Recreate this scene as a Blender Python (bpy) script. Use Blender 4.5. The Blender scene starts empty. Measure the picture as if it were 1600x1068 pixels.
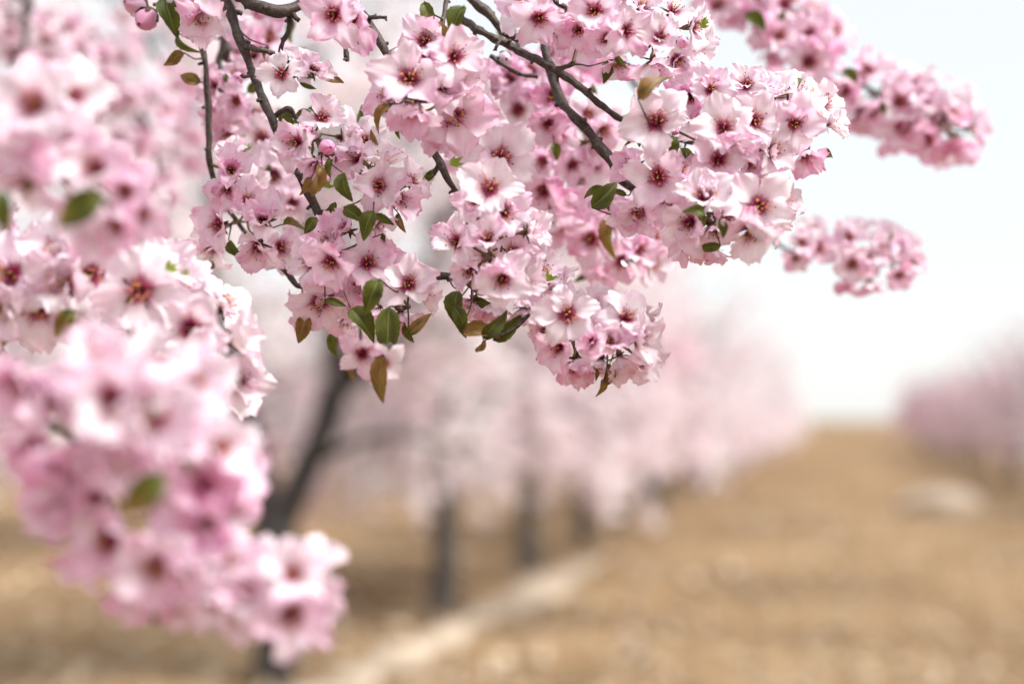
import bpy, math, random
from mathutils import Vector, Matrix, noise, Quaternion
R = math.radians
rng = random.Random(7)
scene = bpy.context.scene
col = scene.collection

# ------------------------------------------------------------------ camera
FPX = 2222.2            # 50 mm lens on a 36 mm sensor, in pixels of the 1600 px wide photograph
cam_d = bpy.data.cameras.new('camera')
cam = bpy.data.objects.new('camera', cam_d)
col.objects.link(cam)
cam.location = (0, 0, 1.5)
cam.rotation_euler = (R(90 + 3.1), 0, R(12.68))
cam_d.lens = 50
cam_d.sensor_width = 36
cam_d.clip_start = 0.05
cam_d.clip_end = 4000
cam_d.dof.use_dof = True
cam_d.dof.focus_distance = 1.04
cam_d.dof.aperture_fstop = 2.0
cam_d.dof.aperture_blades = 0
scene.camera = cam
CM = Matrix.LocRotScale(cam.location, cam.rotation_euler.to_quaternion(), None)
CR = CM.to_3x3()

# ------------------------------------------------------------------ overcast sky and soft sun
SUN_EL, SUN_AZ = R(56), R(100)          # azimuth from +Y towards +X
world = bpy.data.worlds.new('World')
scene.world = world
world.use_nodes = True
wt = world.node_tree
wt.nodes.clear()
wo = wt.nodes.new('ShaderNodeOutputWorld')
wb = wt.nodes.new('ShaderNodeBackground')
ws = wt.nodes.new('ShaderNodeTexSky')
ws.sky_type = 'NISHITA'
ws.sun_disc = False
ws.sun_elevation = SUN_EL
ws.sun_rotation = SUN_AZ
wm = wt.nodes.new('ShaderNodeMix')
wm.data_type = 'RGBA'
wm.inputs[0].default_value = 0.9
wm.inputs[7].default_value = (2.95, 3.00, 2.98, 1)      # even cloud cover
wt.links.new(ws.outputs[0], wm.inputs[6])
wt.links.new(wm.outputs[2], wb.inputs[0])
wb.inputs[1].default_value = 0.12
wt.links.new(wb.outputs[0], wo.inputs[0])

sun_d = bpy.data.lights.new('sun', 'SUN')
sun_d.energy = 2.65
sun_d.angle = R(24)
sun_d.color = (1.0, 0.97, 0.93)
sun = bpy.data.objects.new('sun', sun_d)
col.objects.link(sun)
sdir = Vector((math.sin(SUN_AZ) * math.cos(SUN_EL), math.cos(SUN_AZ) * math.cos(SUN_EL), math.sin(SUN_EL)))
sun.rotation_euler = sdir.to_track_quat('Z', 'Y').to_euler()
sun.location = sdir * 50

vs = scene.view_settings
vs.view_transform = 'Standard'
vs.look = 'None'
vs.exposure = 1.45
vs.gamma = 1
vs.use_curve_mapping = False
scene.render.engine = 'CYCLES'
scene.cycles.use_denoising = True
scene.cycles.max_bounces = 8
scene.cycles.diffuse_bounces = 5
scene.cycles.transmission_bounces = 6
scene.cycles.sample_clamp_indirect = 8

# ------------------------------------------------------------------ helpers
def P(x, y, d):
    """point at photograph pixel (x, y), d metres in front of the camera"""
    return CM @ Vector(((x - 800) / FPX * d, -(y - 534) / FPX * d, -d))

def mesh(name, verts, faces, mats, uvs=None, midx=None, smooth=True):
    me = bpy.data.meshes.new(name)
    me.from_pydata([tuple(v) for v in verts], [], faces)
    for m in mats:
        me.materials.append(m)
    if uvs is not None:
        ul = me.uv_layers.new(name='UVMap')
        li = [0] * len(me.loops)
        me.loops.foreach_get('vertex_index', li)
        flat = []
        for i in li:
            flat += list(uvs[i])
        ul.data.foreach_set('uv', flat)
    if midx is not None:
        me.polygons.foreach_set('material_index', midx)
    me.polygons.foreach_set('use_smooth', [smooth] * len(me.polygons))
    me.update()
    return me

def obj(name, data, parent=None, mw=None):
    o = bpy.data.objects.new(name, data)
    col.objects.link(o)
    if parent is not None:
        o.parent = parent
    if mw is not None:
        o.matrix_basis = mw
    return o

def tag(o, label=None, cat=None, group=None, kind=None):
    if label: o['label'] = label
    if cat: o['category'] = cat
    if group: o['group'] = group
    if kind: o['kind'] = kind
    return o

class MB:
    def __init__(s):
        s.v, s.f, s.m, s.uv = [], [], [], []
    def add(s, verts, faces, mi=0, uv=None):
        b = len(s.v)
        s.v += [tuple(v) for v in verts]
        s.f += [tuple(i + b for i in f) for f in faces]
        s.m += [mi] * len(faces)
        s.uv += list(uv) if uv else [(0.5, 0.5)] * len(verts)
    def tube(s, pts, rad, n=8, mi=0, cap=True, knob=0.0, seed=0):
        rings, uv = [], []
        pts = [Vector(p) for p in pts]
        prev = None
        L = 0
        for i, p in enumerate(pts):
            t = (pts[min(i + 1, len(pts) - 1)] - pts[max(i - 1, 0)])
            if t.length < 1e-9: t = Vector((0, 0, 1))
            t.normalize()
            if prev is None:
                a = t.orthogonal().normalized()
            else:
                a = (prev - t * prev.dot(t))
                a = a.normalized() if a.length > 1e-6 else t.orthogonal().normalized()
            prev = a
            b = t.cross(a)
            if i: L += (p - pts[i - 1]).length
            for k in range(n):
                an = 2 * math.pi * k / n
                r = rad[i]
                if knob:
                    r *= 1 + knob * noise.noise(Vector((math.cos(an) * 1.2 + seed * 3.1, math.sin(an) * 1.2, L / max(rad[0], 1e-4) * 0.35)))
                rings.append(p + (a * math.cos(an) + b * math.sin(an)) * r)
                uv.append((k / n, L))
        faces = []
        for i in range(len(pts) - 1):
            for k in range(n):
                k2 = (k + 1) % n
                faces.append((i * n + k, i * n + k2, (i + 1) * n + k2, (i + 1) * n + k))
        if cap:
            faces.append(tuple(range(n - 1, -1, -1)))
            faces.append(tuple((len(pts) - 1) * n + k for k in range(n)))
        s.add(rings, faces, mi, uv)
    def blob(s, c, r, mi=0, axis=None, n=5):
        """small rounded body: two rings and two poles"""
        c = Vector(c)
        ax = (axis or Vector((0, 0, 1))).normalized()
        a = ax.orthogonal().normalized(); b = ax.cross(a)
        rx, rz = r
        v = [c - ax * rz]
        for h, w in ((-0.45, 0.9), (0.45, 0.9)):
            for k in range(n):
                an = 2 * math.pi * k / n
                v.append(c + ax * rz * h + (a * math.cos(an) + b * math.sin(an)) * rx * w)
        v.append(c + ax * rz)
        f = []
        for k in range(n):
            k2 = (k + 1) % n
            f += [(0, 1 + k2, 1 + k), (1 + k, 1 + k2, 1 + n + k2, 1 + n + k), (1 + n + k, 1 + n + k2, 2 * n + 1)]
        s.add(v, f, mi)
    def mesh(s, name, mats, uv=False, smooth=True):
        return mesh(name, s.v, s.f, mats, s.uv if uv else None, s.m, smooth)

def smoothpath(pts, sub=6):
    """Catmull-Rom through pts of (Vector, radius)"""
    out = []
    n = len(pts)
    for i in range(n - 1):
        p0, p1, p2, p3 = pts[max(i - 1, 0)], pts[i], pts[i + 1], pts[min(i + 2, n - 1)]
        for k in range(sub):
            t = k / sub
            v = 0.5 * ((2 * p1[0]) + (p2[0] - p0[0]) * t + (2 * p0[0] - 5 * p1[0] + 4 * p2[0] - p3[0]) * t * t
                       + (3 * p1[0] - p0[0] - 3 * p2[0] + p3[0]) * t ** 3)
            out.append((v, p1[1] * (1 - t) + p2[1] * t))
    out.append(pts[-1])
    return out

# ------------------------------------------------------------------ materials
def newmat(name):
    m = bpy.data.materials.new(name)
    m.use_nodes = True
    m.node_tree.nodes.clear()
    return m, m.node_tree.nodes, m.node_tree.links

def node(N, t, **kw):
    n = N.new(t)
    for k, v in kw.items():
        setattr(n, k, v)
    return n

def mixc(N, L, f, a, b, mode='MIX'):
    n = N.new('ShaderNodeMix'); n.data_type = 'RGBA'; n.blend_type = mode
    for s, v in ((0, f), (6, a), (7, b)):
        if hasattr(v, 'node'):
            L.new(v, n.inputs[s])
        else:
            n.inputs[s].default_value = v if s == 0 else (*v, 1)
    return n.outputs[2]

def ramp(N, L, src, stops, interp='LINEAR'):
    n = N.new('ShaderNodeValToRGB')
    n.color_ramp.interpolation = interp
    e = n.color_ramp.elements
    while len(e) < len(stops): e.new(0.5)
    for el, (p, c) in zip(e, stops):
        el.position = p
        el.color = (*c, 1) if not isinstance(c, (int, float)) else (c, c, c, 1)
    L.new(src, n.inputs[0])
    return n.outputs[0]

def math_(N, L, op, a, b=None):
    n = N.new('ShaderNodeMath'); n.operation = op
    for i, v in enumerate((a, b)):
        if v is None: continue
        if hasattr(v, 'node'): L.new(v, n.inputs[i])
        else: n.inputs[i].default_value = v
    return n.outputs[0]

def petal_material():
    m, N, L = newmat('petal')
    uv = node(N, 'ShaderNodeUVMap'); uv.uv_map = 'UVMap'
    sep = node(N, 'ShaderNodeSeparateXYZ'); L.new(uv.outputs[0], sep.inputs[0])
    oi = node(N, 'ShaderNodeObjectInfo')
    tone = node(N, 'ShaderNodeSeparateColor'); L.new(oi.outputs['Color'], tone.inputs[0])
    mp = node(N, 'ShaderNodeMapping'); mp.inputs['Scale'].default_value = (16, 1.6, 1)
    L.new(uv.outputs[0], mp.inputs[0])
    nz = node(N, 'ShaderNodeTexNoise', noise_dimensions='4D'); nz.inputs['Scale'].default_value = 1.0
    L.new(mp.outputs[0], nz.inputs['Vector'])
    w = math_(N, L, 'MULTIPLY', oi.outputs['Random'], 37.0); L.new(w, nz.inputs['W'])
    nz2 = node(N, 'ShaderNodeTexNoise', noise_dimensions='4D'); nz2.inputs['Scale'].default_value = 2.2
    L.new(uv.outputs[0], nz2.inputs['Vector']); L.new(w, nz2.inputs['W'])
    # how pink: the flower's own tone, pinker rim and blotches
    rim = math_(N, L, 'POWER', sep.outputs[1], 5.0)
    a = math_(N, L, 'MULTIPLY', rim, 0.28)
    b = math_(N, L, 'MULTIPLY', math_(N, L, 'SUBTRACT', nz2.outputs[0], 0.55), 1.25)
    f = math_(N, L, 'ADD', math_(N, L, 'ADD', tone.outputs[0], a), b)
    f.node.use_clamp = True
    body = ramp(N, L, f, [(0.0, (0.95, 0.915, 0.945)), (0.30, (0.94, 0.77, 0.885)), (0.6, (0.90, 0.53, 0.72)), (1.0, (0.80, 0.28, 0.53))])
    vein = ramp(N, L, nz.outputs[0], [(0.35, (1.0, 0.86, 0.93)), (0.6, (1.0, 1.0, 1.0))])
    body = mixc(N, L, 0.65, body, vein, 'MULTIPLY')
    # crimson claw at the petal's base, streaking outwards along the veins
    vv = math_(N, L, 'SUBTRACT', sep.outputs[1], math_(N, L, 'MULTIPLY', math_(N, L, 'SUBTRACT', nz.outputs[0], 0.5), 0.22))
    kf = ramp(N, L, vv, [(0.07, 1.0), (0.18, 0.82), (0.26, 0.30), (0.42, 0.0)])
    c = mixc(N, L, kf, body, (0.34, 0.005, 0.09))
    d = node(N, 'ShaderNodeBsdfDiffuse'); L.new(c, d.inputs[0])
    t = node(N, 'ShaderNodeBsdfTranslucent')
    tc = mixc(N, L, 0.55, c, (1.0, 0.76, 0.90), 'MULTIPLY'); L.new(tc, t.inputs[0])
    ms = node(N, 'ShaderNodeMixShader'); ms.inputs[0].default_value = 0.42
    L.new(d.outputs[0], ms.inputs[1]); L.new(t.outputs[0], ms.inputs[2])
    g = node(N, 'ShaderNodeBsdfGlossy'); g.inputs['Roughness'].default_value = 0.45
    g.inputs['Color'].default_value = (1, 0.96, 0.98, 1)
    fr = node(N, 'ShaderNodeFresnel'); fr.inputs[0].default_value = 1.3
    fm = math_(N, L, 'MULTIPLY', fr.outputs[0], 0.5)
    ms2 = node(N, 'ShaderNodeMixShader'); L.new(fm, ms2.inputs[0])
    bp = node(N, 'ShaderNodeBump'); bp.inputs['Strength'].default_value = 0.25; bp.inputs['Distance'].default_value = 0.0006
    L.new(nz.outputs[0], bp.inputs['Height'])
    L.new(bp.outputs[0], d.inputs['Normal'])
    L.new(ms.outputs[0], ms2.inputs[1]); L.new(g.outputs[0], ms2.inputs[2])
    o = node(N, 'ShaderNodeOutputMaterial'); L.new(ms2.outputs[0], o.inputs[0])
    return m

def principled(name, rgb, rough=0.6, noise_scale=None, rgb2=None, bump=0.0, transl=0.0, obj_mix=None):
    m, N, L = newmat(name)
    b = node(N, 'ShaderNodeBsdfPrincipled')
    b.inputs['Base Color'].default_value = (*rgb, 1)
    b.inputs['Roughness'].default_value = rough
    if noise_scale:
        tc = node(N, 'ShaderNodeTexCoord')
        nz = node(N, 'ShaderNodeTexNoise'); nz.inputs['Scale'].default_value = noise_scale; nz.inputs['Detail'].default_value = 6
        L.new(tc.outputs['Object'], nz.inputs['Vector'])
        c = ramp(N, L, nz.outputs[0], [(0.32, rgb), (0.68, rgb2 or rgb)])
        L.new(c, b.inputs['Base Color'])
        if bump:
            bp = node(N, 'ShaderNodeBump'); bp.inputs['Strength'].default_value = bump; bp.inputs['Distance'].default_value = 0.002
            L.new(nz.outputs[0], bp.inputs['Height']); L.new(bp.outputs[0], b.inputs['Normal'])
    o = node(N, 'ShaderNodeOutputMaterial')
    if transl:
        t = node(N, 'ShaderNodeBsdfTranslucent'); t.inputs[0].default_value = (*rgb, 1)
        ms = node(N, 'ShaderNodeMixShader'); ms.inputs[0].default_value = transl
        L.new(b.outputs[0], ms.inputs[1]); L.new(t.outputs[0], ms.inputs[2]); L.new(ms.outputs[0], o.inputs[0])
    else:
        L.new(b.outputs[0], o.inputs[0])
    return m

def leaf_material():
    m, N, L = newmat('leaf')
    uv = node(N, 'ShaderNodeUVMap'); uv.uv_map = 'UVMap'
    sep = node(N, 'ShaderNodeSeparateXYZ'); L.new(uv.outputs[0], sep.inputs[0])
    oi = node(N, 'ShaderNodeObjectInfo')
    tone = node(N, 'ShaderNodeSeparateColor'); L.new(oi.outputs['Color'], tone.inputs[0])
    nz = node(N, 'ShaderNodeTexNoise', noise_dimensions='4D'); nz.inputs['Scale'].default_value = 3.0; nz.inputs['Detail'].default_value = 5
    L.new(uv.outputs[0], nz.inputs['Vector'])
    L.new(math_(N, L, 'MULTIPLY', oi.outputs['Random'], 19.0), nz.inputs['W'])
    green = ramp(N, L, nz.outputs[0], [(0.3, (0.020, 0.034, 0.004)), (0.7, (0.11, 0.125, 0.012))])
    brown = ramp(N, L, nz.outputs[0], [(0.3, (0.10, 0.055, 0.025)), (0.55, (0.28, 0.14, 0.045)), (0.8, (0.40, 0.24, 0.10))])
    # brown spreads from the tip; the object's own colour says how far
    e = math_(N, L, 'ADD', math_(N, L, 'MULTIPLY', sep.outputs[1], 0.8), math_(N, L, 'MULTIPLY', nz.outputs[0], 0.9))
    e2 = math_(N, L, 'ADD', e, math_(N, L, 'MULTIPLY', math_(N, L, 'SUBTRACT', tone.outputs[0], 0.5), 2.6))
    k = ramp(N, L, math_(N, L, 'SUBTRACT', e2, 0.35), [(0.5, 0.0), (0.72, 1.0)])
    c = mixc(N, L, k, green, brown)
    # midrib and side veins
    du = math_(N, L, 'ABSOLUTE', math_(N, L, 'SUBTRACT', sep.outputs[0], 0.5))
    rib = ramp(N, L, du, [(0.012, 1.0), (0.035, 0.0)])
    wv = math_(N, L, 'SINE', math_(N, L, 'ADD', math_(N, L, 'MULTIPLY', sep.outputs[1], 60.0), math_(N, L, 'MULTIPLY', du, -55.0)))
    sv = ramp(N, L, wv, [(0.9, 0.0), (1.0, 0.35)])
    vk = math_(N, L, 'MAXIMUM', rib, sv)
    c = mixc(N, L, math_(N, L, 'MULTIPLY', vk, 0.6), c, (0.32, 0.34, 0.14))
    b = node(N, 'ShaderNodeBsdfPrincipled'); L.new(c, b.inputs['Base Color']); b.inputs['Roughness'].default_value = 0.5; b.inputs['Specular IOR Level'].default_value = 0.3
    bp = node(N, 'ShaderNodeBump'); bp.inputs['Strength'].default_value = 0.35; bp.inputs['Distance'].default_value = 0.0008
    L.new(vk, bp.inputs['Height']); L.new(bp.outputs[0], b.inputs['Normal'])
    t = node(N, 'ShaderNodeBsdfTranslucent'); L.new(mixc(N, L, 0.5, c, (0.30, 0.34, 0.05)), t.inputs[0])
    ms = node(N, 'ShaderNodeMixShader'); ms.inputs[0].default_value = 0.2
    L.new(b.outputs[0], ms.inputs[1]); L.new(t.outputs[0], ms.inputs[2])
    o = node(N, 'ShaderNodeOutputMaterial'); L.new(ms.outputs[0], o.inputs[0])
    return m

def bark_material(name, c1, c2, c3, scale):
    m, N, L = newmat(name)
    tc = node(N, 'ShaderNodeTexCoord')
    nz = node(N, 'ShaderNodeTexNoise'); nz.inputs['Scale'].default_value = scale; nz.inputs['Detail'].default_value = 8; nz.inputs['Roughness'].default_value = 0.65
    L.new(tc.outputs['Object'], nz.inputs['Vector'])
    c = ramp(N, L, nz.outputs[0], [(0.3, c1), (0.52, c2), (0.72, c3)])
    vo = node(N, 'ShaderNodeTexVoronoi'); vo.inputs['Scale'].default_value = scale * 1.7
    L.new(tc.outputs['Object'], vo.inputs['Vector'])
    sp = ramp(N, L, vo.outputs['Distance'], [(0.10, 1.0), (0.2, 0.0)])
    c = mixc(N, L, math_(N, L, 'MULTIPLY', sp, 0.5), c, (0.14, 0.10, 0.08))
    b = node(N, 'ShaderNodeBsdfPrincipled'); L.new(c, b.inputs['Base Color']); b.inputs['Roughness'].default_value = 0.62
    bp = node(N, 'ShaderNodeBump'); bp.inputs['Strength'].default_value = 0.7; bp.inputs['Distance'].default_value = 0.25 / scale
    h = math_(N, L, 'ADD', nz.outputs[0], math_(N, L, 'MULTIPLY', sp, 0.3))
    L.new(h, bp.inputs['Height']); L.new(bp.outputs[0], b.inputs['Normal'])
    o = node(N, 'ShaderNodeOutputMaterial'); L.new(b.outputs[0], o.inputs[0])
    return m

M_PETAL = petal_material()
M_LEAF = leaf_material()
M_BARK = bark_material('twig_bark', (0.014, 0.008, 0.006), (0.052, 0.033, 0.025), (0.155, 0.115, 0.095), 330)
M_TRUNK = bark_material('trunk_bark', (0.012, 0.009, 0.008), (0.032, 0.025, 0.022), (0.075, 0.062, 0.055), 14)
M_TRUNK_VEIL = bark_material('veiled_trunk_bark', (0.045, 0.038, 0.032), (0.10, 0.085, 0.072), (0.17, 0.15, 0.13), 14)  # trunk bark again, paler: veil of haze and bright blur painted into the colour
M_STALK = principled('flower_stalk', (0.13, 0.07, 0.035), 0.6, 500, (0.17, 0.13, 0.05))
M_SEPAL = principled('sepal', (0.035, 0.042, 0.010), 0.6, 500, (0.10, 0.035, 0.02))
M_CALYX = principled('calyx', (0.14, 0.03, 0.03), 0.6, 400, (0.12, 0.09, 0.03))
M_FIL = principled('filament', (0.72, 0.22, 0.34), 0.5, transl=0.3)
M_FILB = principled('filament_base', (0.20, 0.006, 0.04), 0.5)
M_ANTH = principled('anther', (0.68, 0.30, 0.03), 0.7, 700, (0.82, 0.50, 0.10))
M_ANTHD = principled('anther_spent', (0.14, 0.035, 0.02), 0.7)
M_PIST = principled('pistil', (0.35, 0.36, 0.10), 0.5)
M_BUDG = principled('bud_scale', (0.04, 0.045, 0.015), 0.6, 400, (0.11, 0.06, 0.03))
M_SHOOT = principled('young_shoot', (0.30, 0.38, 0.03), 0.45, 300, (0.22, 0.33, 0.04), transl=0.3)

# ------------------------------------------------------------------ petals, stamens, leaves, buds (shared meshes, unit size)
def petal_mesh(i):
    r = random.Random(100 + i)
    NS, NT = 10, 12
    W = r.uniform(0.36, 0.47)
    notch = r.uniform(0.0, 0.12)
    cup = r.uniform(0.05, 0.55)
    lift = r.uniform(-0.12, 0.28)
    reflex = r.uniform(0.0, 0.7)
    ruf = r.uniform(0.03, 0.09); ph = r.uniform(0, 6.28); fq = r.uniform(3, 7)
    skew = r.uniform(-0.2, 0.2)
    crk = r.uniform(0.02, 0.075); cfq = r.uniform(8, 13)
    fold = r.uniform(-0.18, 0.22)
    curl_l, curl_r = r.uniform(-0.25, 0.3), r.uniform(-0.25, 0.3)
    rag = [r.uniform(-0.10, 0.03) for _ in range(NT + 1)]
    v, uv, f = [], [], []
    for a in range(NS + 1):
        s = (a / NS) ** 0.9
        q = min(1, s / 0.64); sm = q ** 1.25 * (2 - q)
        w = W * (0.11 + 0.89 * min(1, sm)) * (1 - 0.20 * max(0, (s - 0.62) / 0.38) ** 1.6)
        for b in range(NT + 1):
            t = b / NT * 2 - 1
            x = w * t + skew * s * s * 0.5
            y = s - s ** 3 * 0.30 * t * t - notch * math.exp(-(t / 0.2) ** 2) * s ** 6 + rag[b] * s ** 5
            x *= 1 + rag[(b * 3 + a * 2) % (NT + 1)] * 0.8 * abs(t) ** 3
            z = cup * t * t * w + lift * s * s - reflex * max(0, s - 0.6) ** 2 * 2.2
            z += ruf * math.sin(fq * t + ph + 3.0 * s) * s ** 2.2
            z += crk * math.sin(cfq * t + ph * 2) * max(0, s - 0.45) * 1.8
            z += fold * (1 - abs(t)) * s * (1 - s)
            z += (curl_r if t > 0 else curl_l) * max(0, abs(t) - 0.35) ** 2 * s
            v.append((x, y, z)); uv.append((b / NT, s))
    for a in range(NS):
        for b in range(NT):
            k = a * (NT + 1) + b
            f.append((k, k + 1, k + NT + 2, k + NT + 1))
    return mesh('petal', v, f, [M_PETAL], uv)

PETALS = [petal_mesh(i) for i in range(30)]

def stamen_mesh(i, spread):
    r = random.Random(300 + i)
    mb = MB()
    n = r.randint(19, 25)
    for k in range(n):
        an = 2 * math.pi * (k + r.random() * 0.7) / n
        tilt = R(r.uniform(6, spread))
        ln = r.uniform(0.28, 0.56)
        base = Vector((math.cos(an), math.sin(an), 0)) * r.uniform(0.02, 0.075)
        d = Vector((math.cos(an) * math.sin(tilt), math.sin(an) * math.sin(tilt), math.cos(tilt)))
        mid = base + d * ln * 0.5 + Vector((0, 0, 0.02))
        tip = base + d * ln + Vector((math.cos(an), math.sin(an), 0)) * r.uniform(-0.05, 0.03)
        mb.tube([base, mid], [0.011, 0.0085], 3, 0, False)
        mb.tube([mid, tip], [0.0085, 0.006], 3, 1, False)
        ax = Vector((r.uniform(-1, 1), r.uniform(-1, 1), 0.4))
        mb.blob(tip, (0.024, 0.034), 2 if r.random() < 0.6 else 3, ax, 4)
    mb.tube([Vector((0, 0, 0)), Vector((0.01, 0.005, 0.36))], [0.014, 0.009], 4, 4, False)
    mb.blob(Vector((0.01, 0.005, 0.37)), (0.02, 0.016), 4, None, 4)
    # deep red cup the stamens stand in
    ring = [Vector((0, 0, -0.03))] + [Vector((math.cos(a) * 0.10, math.sin(a) * 0.10, 0.03)) for a in [2 * math.pi * q / 10 for q in range(10)]]
    mb.add(ring, [(0, 1 + q, 1 + (q + 1) % 10) for q in range(10)], 0)
    return mb.mesh('stamens', [M_FILB, M_FIL, M_ANTH, M_ANTHD, M_PIST])

STAMENS = [stamen_mesh(i, sp) for i, sp in enumerate((26, 34, 42, 50, 58, 38))]

def calyx_mesh(i):
    r = random.Random(500 + i)
    mb = MB()
    mb.tube([Vector((0, 0, -0.62)), Vector((0, 0, -0.32)), Vector((0, 0, -0.24)), Vector((0, 0, -0.10)), Vector((0, 0, 0.0))],
            [0.035, 0.04, 0.085, 0.115, 0.10], 8, 0)
    for k in range(5):
        an = math.pi * 2 * (k + 0.5) / 5 + r.uniform(-0.12, 0.12)
        ln = r.uniform(0.30, 0.42); el = r.uniform(-0.1, 0.5)
        d = Vector((math.cos(an), math.sin(an), 0)); n = Vector((-math.sin(an), math.cos(an), 0))
        vs_, fs_ = [], []
        for s, w in ((0, 0.055), (0.4, 0.06), (0.75, 0.04), (1.0, 0.006)):
            c = d * (0.07 + ln * s) + Vector((0, 0, -0.02 + el * ln * s * s * 0.8))
            vs_ += [c - n * w, c + Vector((0, 0, -0.015)), c + n * w]
        for a in range(3):
            for b in range(2):
                q = a * 3 + b
                fs_.append((q, q + 1, q + 4, q + 3))
        mb.add(vs_, fs_, 1)
    return mb.mesh('flower_calyx', [M_CALYX, M_SEPAL])

CALYX = [calyx_mesh(i) for i in range(4)]

def leaf_mesh(i, cut=1.0, fold=0.35, curl=0.15, w=0.27, twist=0.0):
    r = random.Random(700 + i)
    NS, NT = 12, 6
    v, uv, f = [], [], []
    for a in range(NS + 1):
        s = a / NS * cut
        hw = w * (math.sin(math.pi * min(1, s ** 0.75)) ** 0.8 if 0 < s < 1 else 0) + 0.006
        hw *= 1 + (0.05 if a % 2 else -0.03)
        tw = twist * s
        for b in range(NT + 1):
            t = b / NT * 2 - 1
            x = hw * t; z = fold * abs(x) + 0.03 * math.sin(7 * s + 3 * t + i) * abs(t)
            x, z = x * math.cos(tw) - z * math.sin(tw), x * math.sin(tw) + z * math.cos(tw)
            jag = r.uniform(-0.05, 0.02) if (cut < 1 and a == NS) else 0
            v.append((x, s - 0.5 + jag, z - curl * (s - 0.3) ** 2 * 2)); uv.append((b / NT, s))
    for a in range(NS):
        for b in range(NT):
            k = a * (NT + 1) + b
            f.append((k, k + 1, k + NT + 2, k + NT + 1))
    return mesh('leaf', v, f, [M_LEAF], uv)

LEAVES = {'n': leaf_mesh(0, 1, 0.8, 0.6, 0.21, -0.7), 'w': leaf_mesh(1, 1, 0.75, 0.45, 0.27, 0.4), 'c': leaf_mesh(2, 0.74, 0.35, 0.12, 0.25),
          't': leaf_mesh(3, 1, 0.9, 0.5, 0.24, 1.4), 's': leaf_mesh(4, 1, 0.5, 0.35, 0.19, 0.5), 'd': leaf_mesh(5, 0.85, 1.4, 0.7, 0.22, 2.2)}

def bud_mesh(i):
    """five petals rolled over one another"""
    r = random.Random(900 + i)
    mb = MB()
    for k in range(5):
        a0 = 2 * math.pi * k / 5 + r.uniform(-0.2, 0.2)
        rr = 0.40 + 0.025 * k
        v, uv, f = [], [], []
        for a in range(8):
            s = a / 7
            prof = math.sin(math.pi * (0.10 + 0.86 * s)) ** 0.75
            for b in range(7):
                t = b / 6 * 2 - 1
                an = a0 + t * (1.0 - 0.25 * s)
                q = rr * prof * (1 + 0.05 * t)
                v.append((q * math.cos(an), q * math.sin(an), -0.35 + s * 1.02 + 0.05 * (1 - t * t) * s))
                uv.append((b / 6, 0.35 + 0.6 * s))
        for a in range(7):
            for b in range(6):
                q = a * 7 + b
                f.append((q, q + 1, q + 8, q + 7))
        mb.add(v, f, 0, uv)
    return mb.mesh('bud', [M_PETAL], True)

def bud_calyx_mesh():
    mb = MB()
    mb.tube([Vector((0, 0, -1.0)), Vector((0, 0, -0.62)), Vector((0, 0, -0.45)), Vector((0, 0, -0.28))], [0.07, 0.09, 0.26, 0.37], 8, 0)
    for k in range(5):
        an = 2 * math.pi * k / 5
        d = Vector((math.cos(an), math.sin(an), 0)); n = Vector((-math.sin(an), math.cos(an), 0))
        v = []
        for s, w, q in ((0, 0.16, 0.36), (0.4, 0.17, 0.47), (0.8, 0.08, 0.47), (1, 0.01, 0.42)):
            c = d * q + Vector((0, 0, -0.30 + 0.55 * s))
            v += [c - n * w, c + d * 0.03, c + n * w]
        mb.add(v, [(a * 3 + b, a * 3 + b + 1, a * 3 + b + 4, a * 3 + b + 3) for a in range(3) for b in range(2)], 1)
    return mb.mesh('bud_sepals', [M_CALYX, M_SEPAL])

BUDS = [bud_mesh(i) for i in range(3)]
BUDC = bud_calyx_mesh()

# ------------------------------------------------------------------ building a flowering branch
def frame_from(n, roll):
    q = n.to_track_quat('Z', 'Y')
    return (q @ Quaternion((0, 0, 1), roll)).to_matrix().to_4x4()

def facing(dx, dy, back=False):
    k = math.sqrt(dx * dx + dy * dy)
    if k > 0.97:
        dx, dy = dx / k * 0.97, dy / k * 0.97
    z = math.sqrt(1 - dx * dx - dy * dy)
    return (CR @ Vector((dx, -dy, -z if back else z))).normalized()

OPEN = {'o': (14, 30), 'w': (2, 14), 'c': (44, 62), 'm': (28, 46)}
nflow = [0]

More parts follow.
